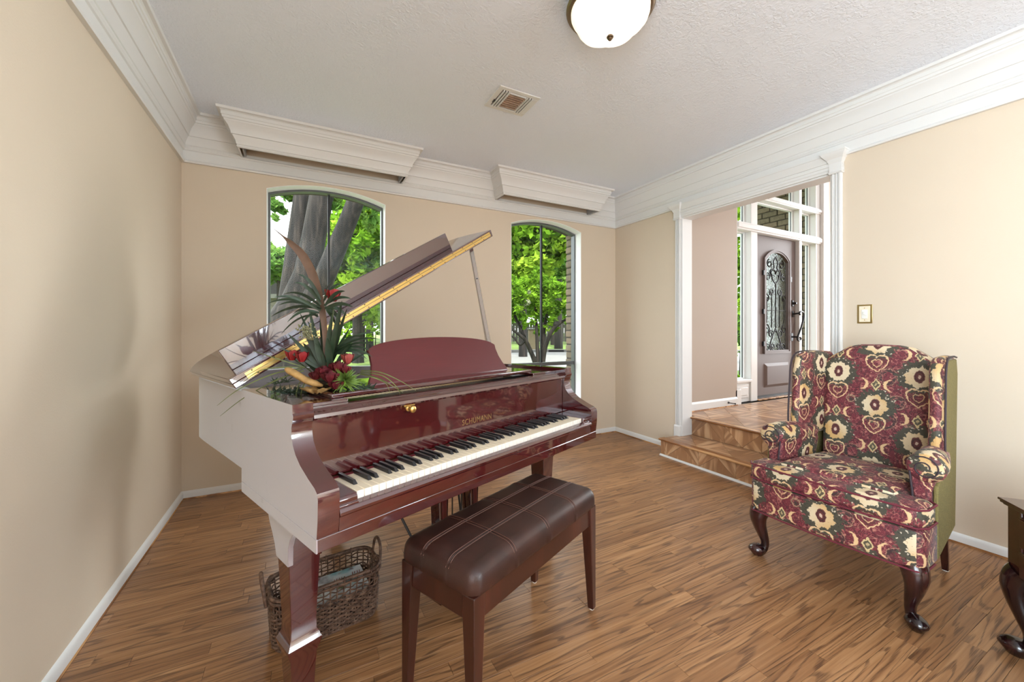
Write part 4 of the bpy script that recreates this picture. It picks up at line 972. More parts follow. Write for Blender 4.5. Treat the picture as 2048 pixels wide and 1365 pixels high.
# seat base: front rail bowed, sides drawn in behind the arms
base = [(-fw, .025), (-fw + .02, .004), (-.16, -.010), (0, -.014), (.16, -.010), (fw - .02, .004), (fw, .025), (fw, .16), (.305, .20), (.285, .62), (-.285, .62), (-.305, .20), (-fw, .16)]
fab(MB().prism(base, 'z', .245, .405), 'seat_base', bev=.022, seg=4)
MB().tube([(x, y - .003, .246) for x, y in [(-fw, .14)] + base[:7] + [(fw, .14)]], .004, 6).build('welt', 'piping_red', chair)
# T-shaped loose cushion
cq = [(-fw - .004, .035), (-fw + .016, -.004), (-.16, -.018), (0, -.022), (.16, -.018), (fw - .016, -.004), (fw + .004, .035), (fw + .004, .135), (fw - .02, .158), (.255, .165), (.245, .56), (-.245, .56), (-.255, .165), (-fw + .02, .158), (-fw - .004, .135)]
fab(MB().prism(cq, 'z', .408, .498), 'seat_cushion', bev=.026, seg=4)
MB().rbox(.46, .42, .05, .022, 12, (0, .29, .487), fn=lambda x, y, z: (x, y, z + (.014 * math.cos(x / .24 * 1.5) * math.cos(y / .22 * 1.5) if z > 0 else 0))).build('cushion_crown', 'damask', chair, smooth=60, uvbox=True)
for z in (.417, .489): MB().tube([(x * 1.004, y - .0005, z) for x, y in cq[0:9]], .0042, 6).build('welt', 'piping_red', chair)
# back: camel-topped, leaning
tp = [(.232, .0), (.242, .36), (.246, .555), (.232, .590), (.200, .608), (.165, .634), (.130, .660), (.08, .670), (0, .672)]
bo = tp + [(-x, z) for x, z in reversed(tp[:-1])]
fab(MB().prism(bo, 'y', 0, .13), 'backrest', bev=.035, seg=4, loc=(0, .545, .455), rot=(R(-7), 0, 0))
# wings, arms and olive outer panels
for sx in (-1, 1):
    wp = [(.36, .60), (.355, .70), (.365, .80), (.372, .92), (.378, 1.00), (.40, 1.05), (.45, 1.072), (.60, 1.075), (.70, 1.07), (.72, 1.0), (.64, .60)]
    x0 = sx * .272; xa, xb = sorted((x0, sx * .328))
    mb = MB().prism(wp, 'x', xa, xb); fab(mb, 'wing', bev=.024, seg=4)
    op = [(.385, .60), (.385, .80), (.40, 1.02), (.46, 1.055), (.70, 1.055), (.735, .98), (.655, .25), (.18, .25), (.18, .55)]
    xa, xb = sorted((sx * .318, sx * .334)); fab(MB().prism(op, 'x', xa, xb), 'outer_side', 'olive_fabric', bev=.006)
    MB().tube(catmull([(sx * .333, y, z) for y, z in [(.365, .62), (.358, .72), (.372, .90), (.385, 1.01), (.44, 1.066), (.60, 1.070), (.70, 1.062)]], 4), .0045, 6).build('welt', 'piping_dark', chair)
    # rolled arm: a roll tapering back, on an upright panel
    ys = [.150, .156, .170, .25, .35, .46, .50]; rr = [.048, .058, .062, .062, .056, .048, .040]
    cx = [.300, .300, .300, .300, .296, .290, .288]; cz = [.622, .622, .622, .624, .624, .622, .62]
    mb = MB().tube([(sx * a, b, c) for a, b, c in zip(cx, ys, cz)], rr, 20); mb.build('arm_roll', 'damask', chair, smooth=60, uvbox=True)
    ap = [(.262, .40), (.258, .50), (.246, .585), (.268, .655), (.310, .66), (.335, .60), (.318, .52), (.322, .40)]
    fab(MB().prism([(sx * a, b) for a, b in ap], 'y', .158, .50), 'arm_panel', bev=.012)
    sc = [(sx * (.300 + p[0]), .1495 + .002 * (k % 2) * 0, .622 + p[1]) for k, p in enumerate(spiral(0, 0, .016, .050, 0 if sx > 0 else math.pi, 1.35 * sx, 30))]
    MB().tube(sc, .003, 6).build('welt', 'piping_dark', chair)
    MB().tube([(sx * .254, .152, .60), (sx * .262, .152, .52), (sx * .266, .152, .44), (sx * .266, .152, .415)], .004, 6).build('welt', 'piping_dark', chair)
    lf = cabriole(MB(), .255, sx, -1).build('front_leg', 'dark_leg', chair, smooth=60, loc=(sx * (fw - .045), .050, 0))
    MB().lathe([(.016, 0), (.018, .004)], 12).build('glide', 'white_plastic', lf, loc=(sx * .014, -.014, 0))
    vs_ = []
    for (z, yc, h_) in ((0.004, .700, .015), (.10, .672, .018), (.25, .62, .022)): vs_ += [(sx * .288 - h_, yc - h_, z), (sx * .288 + h_, yc - h_, z), (sx * .288 + h_, yc + h_, z), (sx * .288 - h_, yc + h_, z)]
    q = [(3, 2, 1, 0), (8, 9, 10, 11)] + [(4 * k + a, 4 * k + (a + 1) % 4, 4 * k + 4 + (a + 1) % 4, 4 * k + 4 + a) for k in range(2) for a in range(4)]
    lr = MB().add(vs_, q).build('rear_leg', 'dark_leg', chair, smooth=0, bevel=.004)
    MB().lathe([(.012, 0), (.013, .004)], 12).build('glide', 'white_plastic', lr, loc=(sx * .237, .70, 0))
fab(MB().prism([(-.270, .25), (.270, .25), (.262, 1.0), (.22, 1.03), (.17, 1.06), (.12, 1.09), (0, 1.10), (-.12, 1.09), (-.17, 1.06), (-.22, 1.03), (-.262, 1.0)], 'y', 0, .016), 'outer_back', 'olive_fabric', bev=.005, loc=(0, .645, .0), rot=(R(-6.5), 0, 0))
for ch in chair.children:        # the seat narrows towards the back
    if ch.location.length > 0: continue
    for v_ in ch.data.vertices:
        if v_.co.y > .18: v_.co.x *= 1 - .34 * (v_.co.y - .18)
# its twin across the drawer table, seen mirrored in the piano fallboard
twin = thing('wing_chair', 'matching paisley wing chair mirrored at the left of the piano fallboard', 'armchair', (2.12, -.80, 0), R(-90))
for ch in list(chair.children):
    c_ = copy_obj(ch, twin)
    for g_ in ch.children: copy_obj(g_, c_)
# ------------------------------------------------------------------ drawer table at the right edge
tb = thing('drawer_table', 'mahogany side table with drawers and cabriole legs at the right edge', 'side table', (2.335, .475, 0), math.atan2(-.64, -.77))
TWd, TDp, TH = .62, .46, .565      # local +x runs along the front, +y runs back (front face at y=0)
def tshift(o): return o
mb = MB()
for z0, z1, e in ((TH - .008, TH, .0), (TH - .016, TH - .008, .004), (TH - .022, TH - .016, .010)): mb.box(e, TWd - e, e, TDp - e, z0, z1)
mb.build('table_top', 'table_wood', tb, smooth=0, bevel=.002)
bx('body', (.024, TWd - .024, .024, TDp - .024, .285, TH - .022), 'table_wood', tb, bevel=.003)
for z0, z1 in ((.305, .40), (.415, .525)):
    dr = bx('drawer', (.080, TWd - .080, .012, .04, z0, z1), 'table_wood', tb, bevel=.004)
    bx('drawer_bead', (.088, TWd - .088, .006, .03, z1 - .010, z1 - .004), 'table_wood', dr, bevel=.002)
    for xx in (.22, TWd - .22): MB().lathe([(.008, 0), (.006, .006), (.012, .014), (.010, .020)], 12).build('knob', 'brass_aged', dr, loc=(xx, .012, (z0 + z1) / 2), rot=(R(90), 0, 0))
for xx, yy, dx, dy in ((.050, .050, -1, -1), (TWd - .050, .050, 1, -1), (.050, TDp - .050, -1, 1), (TWd - .050, TDp - .050, 1, 1)):
    cabriole(MB(), .31, dx, dy, 1.05).build('leg', 'dark_leg', tb, smooth=60, loc=(xx, yy, 0))
    bx('corner_post', (xx - .032, xx + .032, yy - .032, yy + .032, .28, TH - .024), 'table_wood', tb, bevel=.003)
# ------------------------------------------------------------------ wicker basket with magazine
KA = R(9); bk_ = thing('wicker_basket', 'dark woven wicker basket with two loop handles under the piano', 'basket', (.090, 1.805, 0), KA)
KL, KW, KH = .40, .205, .205
def rrect(hx_, hy_, r, n=10):
    out = []
    for cx, cy_, a0 in ((hx_ - r, hy_ - r, 0), (-hx_ + r, hy_ - r, 90), (-hx_ + r, -hy_ + r, 180), (hx_ - r, -hy_ + r, 270)):
        for k in range(n + 1): a = R(a0 + 90 * k / n); out.append((cx + r * math.cos(a), cy_ + r * math.sin(a)))
    return out
def resample(poly, n):
    P = [Vector((*p, 0)) for p in poly] + [Vector((*poly[0], 0))]; Ls = [0]
    for a, b in zip(P, P[1:]): Ls.append(Ls[-1] + (b - a).length)
    out = []; j = 0
    for i in range(n):
        s_ = Ls[-1] * i / n
        while Ls[j + 1] < s_: j += 1
        f = (s_ - Ls[j]) / max(1e-9, Ls[j + 1] - Ls[j]); p = P[j].lerp(P[j + 1], f); out.append((p.x, p.y))
    return out
NS = 44
def ring_at(z, n): f = z / KH; return resample(rrect(KL / 2 * (.94 + .06 * f) , KW / 2 * (.92 + .08 * f), .055), n)
mb = MB(); z = .012; row = 0
while z < KH - .016:
    rg = ring_at(z, NS * 3); out = offset_path(rg, -.0048, True); inn = offset_path(rg, .0048, True); pts = []
    for i in range(NS * 3):
        ph = math.cos(math.pi * (i / 3 + row)); p = (rg[i][0] * (1) + (out[i][0] - inn[i][0]) * .5 * ph, rg[i][1] + (out[i][1] - inn[i][1]) * .5 * ph)
        pts.append((p[0], p[1], z + .0012 * math.sin(i * 1.7 + row * 2.1)))
    open_row = z > KH * .66
    mb.tube(pts, random.uniform(.0032, .0042) * (.8 if open_row else 1.0), 5, closed=True); z += .0155 if open_row else .0078; row += 1
mb.build('weave', 'wicker', bk_, smooth=60)
mb = MB(); lo_, hi_ = ring_at(.004, NS), ring_at(KH, NS)
for i in range(NS): mb.tube([(*lo_[i], .004), (*hi_[i], KH)], .003, 5)
mb.build('stakes', 'wicker', bk_, smooth=60)
mb = MB(); rg = ring_at(KH, 64); mb.tube([(*p, KH) for p in rg], .0075, 8, closed=True); mb.tube([(*p, KH - .012) for p in offset_path(rg, -.006, True)], .005, 6, closed=True)
for i in range(0, 64, 6):
    c = rg[i]; mb.tube([(c[0] + .011 * math.cos(a) * (1 if abs(c[0]) > abs(c[1]) * 1.6 else .2), c[1] + .011 * math.cos(a) * (1 if abs(c[0]) <= abs(c[1]) * 1.6 else .2), KH - .004 + .013 * math.sin(a)) for a in [2 * math.pi * k / 10 for k in range(10)]], .0028, 5, closed=True)
mb.build('rim', 'wicker', bk_, smooth=60)
MB().prism(rrect(KL / 2 * .93, KW / 2 * .91, .05), 'z', .002, .010).build('base', 'wicker', bk_, smooth=0)
for sx in (-1, 1):
    hp = [(sx * (KL / 2 + .002), -.050, KH - .03), (sx * (KL / 2 + .008), -.048, KH + .01), (sx * (KL / 2 + .012), -.036, KH + .052), (sx * (KL / 2 + .013), 0, KH + .072), (sx * (KL / 2 + .012), .036, KH + .052), (sx * (KL / 2 + .008), .048, KH + .01), (sx * (KL / 2 + .002), .050, KH - .03)]
    if sx < 0: hp = [(a - .016 * max(0, (c - KH + .01) / .08) , b, KH - .004 - (c - KH) * .25 if c > KH else c) for a, b, c in hp] if False else [(a - .012, b, c) for a, b, c in hp]
    MB().tube(catmull(hp, 6), .0062, 8).build('handle', 'wicker', bk_, smooth=60)
def magazine(lbl, cx, cy_, z, rz, tilt, w_, h_):
    mg = thing('magazine', lbl, 'magazine', (cx, cy_, z), rz, 'magazines in the wicker basket'); mg.rotation_euler = (tilt, 0, rz)
    bx('pages', (-w_ / 2, w_ / 2, -h_ / 2, h_ / 2, 0, .008), 'paper', mg)
    c = MB().box(-w_ / 2 - .001, w_ / 2 + .001, -h_ / 2 - .001, h_ / 2 + .001, .008, .0088).build('cover', 'magazine_cover', mg, smooth=0, uvbox=True)
    mb = MB()
    for k, (px, py) in enumerate(((.03, .02), (.105, .03))):
        for j in range(4): mb.tube([(px + j * .010, py - .012 + .012 * math.sin(j * 2.2), .0092), (px + j * .010 + .004, py + .010, .0092)], .0013, 4)
    mb.build('cover_print', 'print_red', c); return mg
magazine('glossy magazine with pale watercolour cover on top of the basket pile', .095, 1.808, .128, R(8), R(5), .30, .150)
magazine('plainer magazine lying under the watercolour one in the basket', .085, 1.806, .108, R(9), R(5), .28, .145)
plain('louvre_dusty', srgb(176, 150, 130), .8, var=.2)
# ------------------------------------------------------------------ ceiling lamp and air vent
lp = thing('ceiling_lamp', 'flush ceiling lamp with lobed white glass bowl and bronze ring', 'ceiling lamp', (1.235, 1.385, H))
MB().lathe([(.150, -.001), (.178, -.006), (.184, -.018), (.180, -.030), (.192, -.036), (.197, -.050), (.190, -.060), (.172, -.062)], 48).build('ring', 'bronze', lp, smooth=50)
t = T('lamp_bowl'); x, y, z = t.sep(t.obj()); rr = t.sqrt(x * x + y * y)
t.set(Base_Color=srgb(248, 240, 226), Roughness=.3, Emission_Color=t.ramp(t.sm(rr, .06, .178), [(0, (1, .96, .88)), (1, (1, .88, .70))]), Emission_Strength=1.25 - t.sm(rr, .04, .178) * .55); M['lamp_bowl'] = t.mat
lobe = lambda a, r, z: 1 + (.075 * abs(math.sin(a * 3)) - .05) * min(1, max(0, (-z - .055) / .05)) * (1 if r > .03 else r / .03)
MB().lathe([(.172, -.050), (.174, -.062), (.172, -.080), (.162, -.104), (.143, -.128), (.114, -.148), (.080, -.162), (.040, -.170), (.012, -.172)], 72, fn=lobe).build('bowl', 'lamp_bowl', lp, smooth=60)
MB().lathe([(.004, -.168), (.012, -.170), (.012, -.174), (.016, -.177), (.015, -.181), (.010, -.183), (.011, -.187), (.006, -.193), (.002, -.195)], 20).build('finial', 'bronze', lp, smooth=50)
vt = thing('air_vent', 'white ceiling air register with dusty louvres', 'vent', (1.225, 2.315, H))
hx, hy = .145, .125
mb = MB()
for d in ((-hx, hx, -hy, -hy + .030), (-hx, hx, hy - .030, hy), (-hx, -hx + .034, -hy + .03, hy - .03), (hx - .034, hx, -hy + .03, hy - .03)): mb.box(d[0], d[1], d[2], d[3], -.008, 0)
mb.build('frame', 'trim_white', vt, smooth=0, bevel=.003); bx('duct', (-hx + .03, hx - .03, -hy + .03, hy - .03, -.0015, -.0005), 'dust_brown', vt)
for x_ in (-.102, -.084, -.066, .066, .084, .102): bx('louvre', (x_ - .003, x_ + .004, -hy + .03, hy - .03, -.014, -.003), 'trim_white', vt, rot=None)
for k in range(9): bx('louvre', (-.060, .060, -.090 + k * .0215, -.083 + k * .0215, -.013, -.003), 'trim_white' if k in (0, 8) else 'louvre_dusty', vt)
for x_ in (-.060, .058): bx('divider', (x_, x_ + .003, -hy + .03, hy - .03, -.012, -.001), 'trim_white', vt)
bx('damper_lever', (-.120, -.112, .02, .05, -.014, -.006), 'black', vt)
# ------------------------------------------------------------------ silk flower arrangement on the piano
Z0 = 1.44
def fp(u, v, db=0.0): return unproj(u, v, Z0 + db)
ca, sa = math.cos(PA), math.sin(PA)
def pl(x, y, z): return Vector((PX + x * ca - y * sa, PY + x * sa + y * ca, z))
fb0 = pl(.205, .385, .984)
fa = thing('flower_arrangement', 'silk flower arrangement with red roses, fronds and a tall brown spathe on the piano', 'flower arrangement', fb0)
def part(mb, name, mat, **kw):
    mb.v = [(p[0] - fb0.x, p[1] - fb0.y, p[2] - fb0.z) for p in mb.v]; return mb.build(name, mat, fa, **{'smooth': 60, **kw})
camn = Vector((-sY, -cY, .25))
part(MB().lathe([(.030, 0), (.040, .004), (.052, .022), (.055, .034), (.048, .036), (.02, .034)], 20, c=tuple(fb0)), 'bowl', 'bowl_dark')
# tall spathe
sp_ = [fp(652, 772), fp(651, 720), fp(650, 660, .01), fp(641, 600, .02), fp(626, 550, .02), fp(606, 512, .03), fp(584, 489, .03), fp(566, 473, .04), fp(544, 455, .05)]
part(MB().ribbon(catmull(sp_, 5), np.interp(np.linspace(0, 8, 41), range(9), [.004, .007, .010, .0135, .0165, .0155, .0105, .0028, .0006]), camn, .35), 'spathe', 'spathe')
def leaflet(u0, v0, u1, v1, w_=.006, sag=12, db=0.0, mat='frond', name='leaf', db0=0.0, fold=.25):
    n_ = 9; pts = []
    for k in range(n_ + 1):
        f = k / n_; u = u0 + (u1 - u0) * f; v = v0 + (v1 - v0) * f - sag * math.sin(math.pi * f * .8); pts.append(fp(u, v, db0 + (db - db0) * f))
    wd = [w_ * (.25 + .75 * math.sin(math.pi * min(1, (k / n_) * .9 + .12))) if k < n_ else w_ * .05 for k in range(n_ + 1)]
    return part(MB().ribbon(pts, wd, camn + Vector((random.uniform(-.4, .4), random.uniform(-.4, .4), random.uniform(0, .6))), fold), name, mat)
L1 = [(643, 618, 541, 645), (641, 622, 556, 622), (640, 612, 566, 600), (640, 606, 588, 577), (642, 600, 596, 560), (640, 622, 548, 606), (638, 626, 575, 655), (640, 628, 600, 668), (636, 630, 562, 680), (640, 615, 535, 618), (642, 610, 610, 590), (636, 634, 585, 640)]
for q in L1: leaflet(*q, w_=.0062, sag=18, db=random.uniform(-.10, .08))
L2 = [(648, 612, 702, 605), (650, 616, 694, 640), (650, 616, 683, 655), (650, 612, 690, 590), (650, 618, 706, 622), (648, 606, 662, 572), (652, 620, 672, 660), (648, 602, 682, 575)]
for q in L2: leaflet(*q, w_=.0075, sag=12, db=random.uniform(-.08, .05))
L3 = [(668, 700, 752, 676), (668, 704, 758, 688), (670, 706, 742, 712), (670, 708, 734, 728), (668, 710, 716, 738), (666, 704, 736, 690), (668, 706, 750, 700), (664, 712, 700, 734), (668, 700, 728, 684), (668, 706, 746, 724)]
for q in L3: leaflet(*q, w_=.0050, sag=16, db=random.uniform(-.08, .06))
L4 = [(650, 745, 604, 655, .011), (648, 750, 576, 672, .008), (652, 742, 664, 632, .010), (658, 748, 694, 622, .012), (655, 748, 640, 640, .010), (650, 752, 606, 690, .011), (664, 748, 704, 690, .010), (646, 748, 618, 622, .008), (656, 742, 676, 650, .011), (640, 752, 588, 706, .009), (662, 745, 655, 680, .012), (650, 740, 630, 690, .012), (655, 735, 615, 645, .007), (660, 735, 700, 660, .007), (648, 745, 560, 700, .006), (668, 748, 728, 712, .008), (645, 740, 600, 630, .006), (660, 740, 684, 605, .012)]
for q in L4: leaflet(q[0], q[1], q[2], q[3], w_=q[4], sag=6, db=random.uniform(-.06, .08), name='broad_leaf', fold=.3)
# grass blades
BL_ = [([(610, 735), (560, 720), (506, 702)], .0022), ([(605, 738), (548, 748), (480, 778), (434, 812)], .0026), ([(608, 742), (555, 760), (490, 795), (440, 833)], .0026), ([(610, 736), (570, 735), (520, 742), (478, 772)], .0024),
       ([(622, 752), (608, 770), (600, 800), (596, 850), (588, 885)], .0024), ([(634, 756), (648, 772), (640, 805), (632, 835)], .0026), ([(640, 756), (640, 785), (637, 822)], .0026), ([(628, 752), (600, 765), (590, 805), (583, 858)], .0022),
       ([(722, 742), (760, 745), (800, 762), (832, 782)], .0022), ([(722, 748), (756, 757), (784, 772), (806, 786)], .0022), ([(720, 745), (765, 752), (794, 775), (800, 790)], .002), ([(715, 748), (745, 755), (772, 768), (780, 788)], .002)]
for pts, w_ in BL_:
    P = catmull([fp(u, v, random.uniform(-.06, -.02) if k else 0) for k, (u, v) in enumerate(pts)], 6); part(MB().ribbon(P, [w_ * (1 - .8 * (k / (len(P) - 1)) ** 2) for k in range(len(P))], camn, .3), 'grass_blade', 'blade')
def rose(c, r, mat, layers=5, open_=1.0):
    mb = MB(); c = Vector(c)
    for L in range(layers):
        f = (L + 1) / layers; npet = 2 + L
        for k in range(npet):
            a0 = 2 * math.pi * k / npet + L * .9; wid = 2 * math.pi / npet * .72; b = []; fs = []; nu, nv = 7, 5
            for j in range(nv + 1):
                for i in range(nu + 1):
                    a = a0 + (i / nu - .5) * wid * 2 * .62; h_ = j / nv
                    rad = r * f * (.35 + .65 * math.sin(h_ * math.pi / 2) * (.75 + .35 * f * open_)) * (1 + .06 * math.sin(i * 2.1 + k))
                    zz = r * (-.75 + 1.55 * h_ * (1.05 - .35 * f * open_)) - r * .22 * ((i / nu - .5) * 2) ** 2 * h_
                    b.append(c + Vector((rad * math.cos(a), rad * math.sin(a), zz)))
            for j in range(nv):
                for i in range(nu): q = j * (nu + 1) + i; fs.append((q, q + 1, q + nu + 2, q + nu + 1))
            mb.add(b, fs)
    return mb
for u, v, db, r in ((648, 742, -.06, .026), (676, 733, -.05, .028), (660, 752, -.085, .028), (672, 768, -.07, .024), (632, 750, -.05, .022), (690, 738, -.05, .020)): part(rose(fp(u, v, db), r, 'rose_dark'), 'rose', 'rose_dark')
for u, v, db, r, m_ in ((584, 711, -.02, .024, 'petal_red'), (604, 714, -.03, .024, 'petal_red'), (666, 591, .02, .030, 'petal_red'), (695, 718, -.02, .024, 'petal_pink')): part(rose(fp(u, v, db), r, m_, 3, .35), 'tulip', m_)
mb = MB(); c = fp(617, 664, -.03)
for k in range(90):
    d = Vector((random.gauss(0, 1), random.gauss(0, 1), random.gauss(.1, .8))); d.normalize(); p = c + d * random.uniform(.014, .042); mb.lathe([(.0008, -.003), (.0032, 0), (.0008, .003)], 6, c=tuple(p)); 
    if k % 3 == 0: mb.tube([tuple(c + Vector((.012, .01, -.03))), tuple(p)], .0008, 4)
part(mb, 'berry_cluster', 'berry')
mb = MB(); c = fp(690, 762, -.05)
for k in range(170):
    d = Vector((random.gauss(0, 1), random.gauss(0, 1), random.gauss(.35, .7))); d.normalize(); p = c + d * random.uniform(.04, .062); mb.ribbon([c + d * .006, c + d * .03, p], [.0012, .0022, .0003], camn, .2)
part(mb, 'spiky_bloom', 'spike_green')
for cu, cv, du, dv, nn in ((600, 792, -55, 4, 60), (620, 790, -80, 0, 60), (575, 768, -28, 6, 30), (706, 782, 40, 2, 40), (690, 785, 25, 6, 30)):   # dark needle sprigs low on both sides
    mb = MB()
    for k in range(nn):
        f = random.random(); b0 = fp(cu + du * f, cv + dv * f - 4, random.uniform(-.03, .04)); d = Vector((random.gauss(0, 1), random.gauss(0, 1), abs(random.gauss(0, .5)) + .1)).normalized()
        mb.ribbon([b0, b0 + d * .018 + Vector((0, 0, .002)), b0 + d * .034], [.0012, .0018, .0003], camn, .2)
    part(mb, 'needle_sprig', 'frond')
# tan shelf fungus: a folded slab and a ruffled disc
P = catmull([fp(572, 738, -.03), fp(590, 748, -.05), fp(615, 762, -.06), fp(646, 772, -.05)], 6); part(MB().tube(P, list(np.interp(np.linspace(0, 1, len(P)), [0, .15, .8, 1], [.006, .014, .014, .005])), 10, flat=.8), 'shelf_fungus', 'fungus')
mb = MB(); c = fp(634, 779, -.06); b = [tuple(c + Vector((0, 0, -.012)))]; fs = []; NR = 36
for rr_, zz in ((.020, -.004), (.038, .002), (.050, .006), (.046, .001), (.02, -.012)):
    for k in range(NR): a = 2 * math.pi * k / NR; q = rr_ * (1 + .07 * math.sin(7 * a) + .05 * math.sin(11 * a)); b.append((c.x + q * math.cos(a), c.y + q * math.sin(a) * .8, c.z + zz + .002 * math.sin(9 * a)))
for r_ in range(4):
    for k in range(NR): l = (k + 1) % NR; fs.append((1 + r_ * NR + k, 1 + r_ * NR + l, 1 + (r_ + 1) * NR + l, 1 + (r_ + 1) * NR + k))
fs.append(tuple(1 + k for k in range(NR)))
mb.add(b[:], fs); part(mb, 'shelf_fungus', 'fungus')
mb = MB()
for u, v in ((650, 700), (668, 610), (617, 680), (590, 720), (693, 725), (660, 740)): mb.tube(catmull([fb0 + Vector((0, 0, .03)), fp(652, 770), fp((u + 652) / 2, (v + 765) / 2, .02), fp(u, v, .01)], 4), .0022, 5)
part(mb, 'stems', 'stem')
# ------------------------------------------------------------------ outside: ground, road, bricks, house, trees
GZ = .02
lawn_o = struct(MB().add([(-60, 3.9, GZ), (90, 3.9, GZ), (90, 100, GZ), (-60, 100, GZ)], [(0, 1, 2, 3)]).add([(6.6, -20, GZ), (90, -20, GZ), (90, 3.9, GZ), (6.6, 3.9, GZ)], [(0, 1, 2, 3)]).build('ground', 'lawn', smooth=0))
def gp(lat, zc, z=GZ): return (sY * zc + cY * lat, cY * zc - sY * lat, z)
def lat(u, zc): return (u - 1024) / 797 * zc
rp = [(-.4, 12.4), (1.5, 11.6), (12, 11.0), (30, 10.5), (30, 19.6), (12, 19.9), (2, 20.4), (-.5, 19.8), (-1.6, 17.5), (-1.6, 14.5)]
struct(MB().prism([gp(a, b)[:2] for a, b in rp], 'z', GZ - .05, GZ + .012).build('road', 'road', smooth=0))
far = [(-.5, 19.8), (2, 20.4), (12, 19.9), (30, 19.6)]
mb = MB()
for (a, b), (c, d) in zip(far, far[1:]): mb.prism([gp(a, b)[:2], gp(c, d)[:2], gp(c, d + .35)[:2], gp(a, b + .35)[:2]], 'z', GZ, GZ + .14)
struct(mb.build('kerb', 'kerb', smooth=0))
tag(MB().prism([gp(1.75, 20.37)[:2], gp(2.65, 20.35)[:2], gp(2.65, 20.42)[:2], gp(1.75, 20.44)[:2]], 'z', GZ + .02, GZ + .12).build('storm_drain', 'dark_gap', smooth=0), 'dark storm drain slot in the far kerb', 'drain')
struct(bx('bounce_slab', (-3.0, 3.4, 4.05, 5.5, GZ - .1, GZ + .03), 'house_trim'))  # unseen pale slab, added to bounce white light up under the window arches
M['bounce_concrete'] = plain('bounce_concrete', (.52, .51, .49), .9, var=.06)
bpy.data.objects['bounce_slab'].data.materials[0] = M['bounce_concrete']
# brick jamb outside the right-hand window
wb = struct(bx('wall_exterior', (2.756, 3.6, YB + WT + .035, YB + WT + .135, -.1, 2.9), 'mortar'))
bmod = MB().box(0, .19, 0, .11, 0, .068).build('brick', 'brick_face', wb, bevel=.010, seg=2, loc=(2.744, YB + WT + .03, .30))
for k in range(1, 26): copy_obj(bmod, wb, (2.744 + (.006 if k % 2 else 0), YB + WT + .03, .30 + k * .081), name='brick')
struct(MB().box(W1[1] + .005, W2[0] - .005, YB + WT + .03, YB + WT + .13, -.1, 2.9).box(XL - .12, W1[0] - .005, YB + WT + .03, YB + WT + .13, -.1, 2.9).build('wall_exterior_left', 'mortar', smooth=0))
mb = MB()
for a, b in (W1, W2): mb.prism(arc(a, b, 16, -.002) + [(b, 2.9), (a, 2.9)], 'y', YB + WT + .03, YB + WT + .13)
struct(mb.build('wall_exterior_arch', 'mortar', smooth=0))
# porch side wall of brick, porch floor
pw = struct(bx('wall_porch', (6.41, 6.55, YD + .16, 3.875, 0, 4.2), 'mortar'))
b2 = MB().box(0, .05, 0, .215, 0, .074).build('brick', 'brick_face', pw, bevel=.006, seg=1, loc=(6.40, 3.02, .40))
first = True
for r_ in range(37):
    y = YD + .16 - (.115 if r_ % 2 else 0)
    while y < 3.86:
        y0, y1 = max(y, YD + .16), min(y + .215, 3.875)
        if y1 - y0 > .2:
            if first: b2.location = (6.40, y0, .36 + r_ * .086); first = False
            else: copy_obj(b2, pw, (6.40, y0, .36 + r_ * .086), name='brick')
        elif y1 - y0 > .03: o = copy_obj(b2, pw, (6.40, y0, .36 + r_ * .086), name='brick'); o.scale = (1, (y1 - y0) / .215, 1)
        y += .227
struct(bx('porch_floor', (3.42, 6.5, YD + .16, 4.6, -.1, FZ - .04), 'kerb')); struct(bx('porch_ceiling', (3.42, 6.7, YD + .16, 4.4, 3.5, 3.6), 'house_trim'))
# leaves
def leaves(blobs, name, mat, parent, tone=(0, 1)):
    V, T_ = [], []
    for (c, rad, cnt, size) in blobs:
        c = np.array(c); d = rng.normal(size=(cnt, 3)); d /= np.linalg.norm(d, axis=1)[:, None]
        # clumps inside the blob
        ncl = max(6, cnt // 38); cd = rng.normal(size=(ncl, 3)); cd /= np.linalg.norm(cd, axis=1)[:, None]; cr = rng.uniform(.25, 1, ncl) ** .45
        cc = cd * cr[:, None]; ids = rng.integers(0, ncl, cnt); ct = rng.uniform(tone[0], tone[1], ncl)
        p = cc[ids] + d * (rng.uniform(0, 1, cnt) ** .6)[:, None] * .24
        p = c + p * np.array(rad)
        s = size * 1.25 * rng.uniform(.6, 1.25, cnt)
        nrm = rng.normal(size=(cnt, 3)); nrm[:, 2] = np.abs(nrm[:, 2]) + .5; nrm /= np.linalg.norm(nrm, axis=1)[:, None]
        a = np.cross(nrm, rng.normal(size=(cnt, 3))); a /= np.linalg.norm(a, axis=1)[:, None]; b = np.cross(nrm, a)
        quad = np.stack([p + a * s[:, None], p + b * s[:, None] * .55 - nrm * s[:, None] * .15, p - a * s[:, None], p - b * s[:, None] * .55 - nrm * s[:, None] * .15], 1)
        V.append(quad.reshape(-1, 3)); T_.append(np.clip(ct[ids] * .75 + rng.uniform(0, .3, cnt), 0, 1))
    V = np.concatenate(V); T_ = np.concatenate(T_); n_ = len(T_)
    me = bpy.data.meshes.new(name); me.vertices.add(n_ * 4); me.vertices.foreach_set('co', V.ravel()); me.loops.add(n_ * 4); me.loops.foreach_set('vertex_index', np.arange(n_ * 4)); me.polygons.add(n_); me.polygons.foreach_set('loop_start', np.arange(n_) * 4)
    me.update(calc_edges=True); me.validate(); me.materials.append(M[mat]); at = me.attributes.new('tint', 'FLOAT', 'FACE'); at.data.foreach_set('value', T_)
    o = bpy.data.objects.new(name, me); C.objects.link(o); o.parent = parent; o['kind'] = 'stuff'; return o
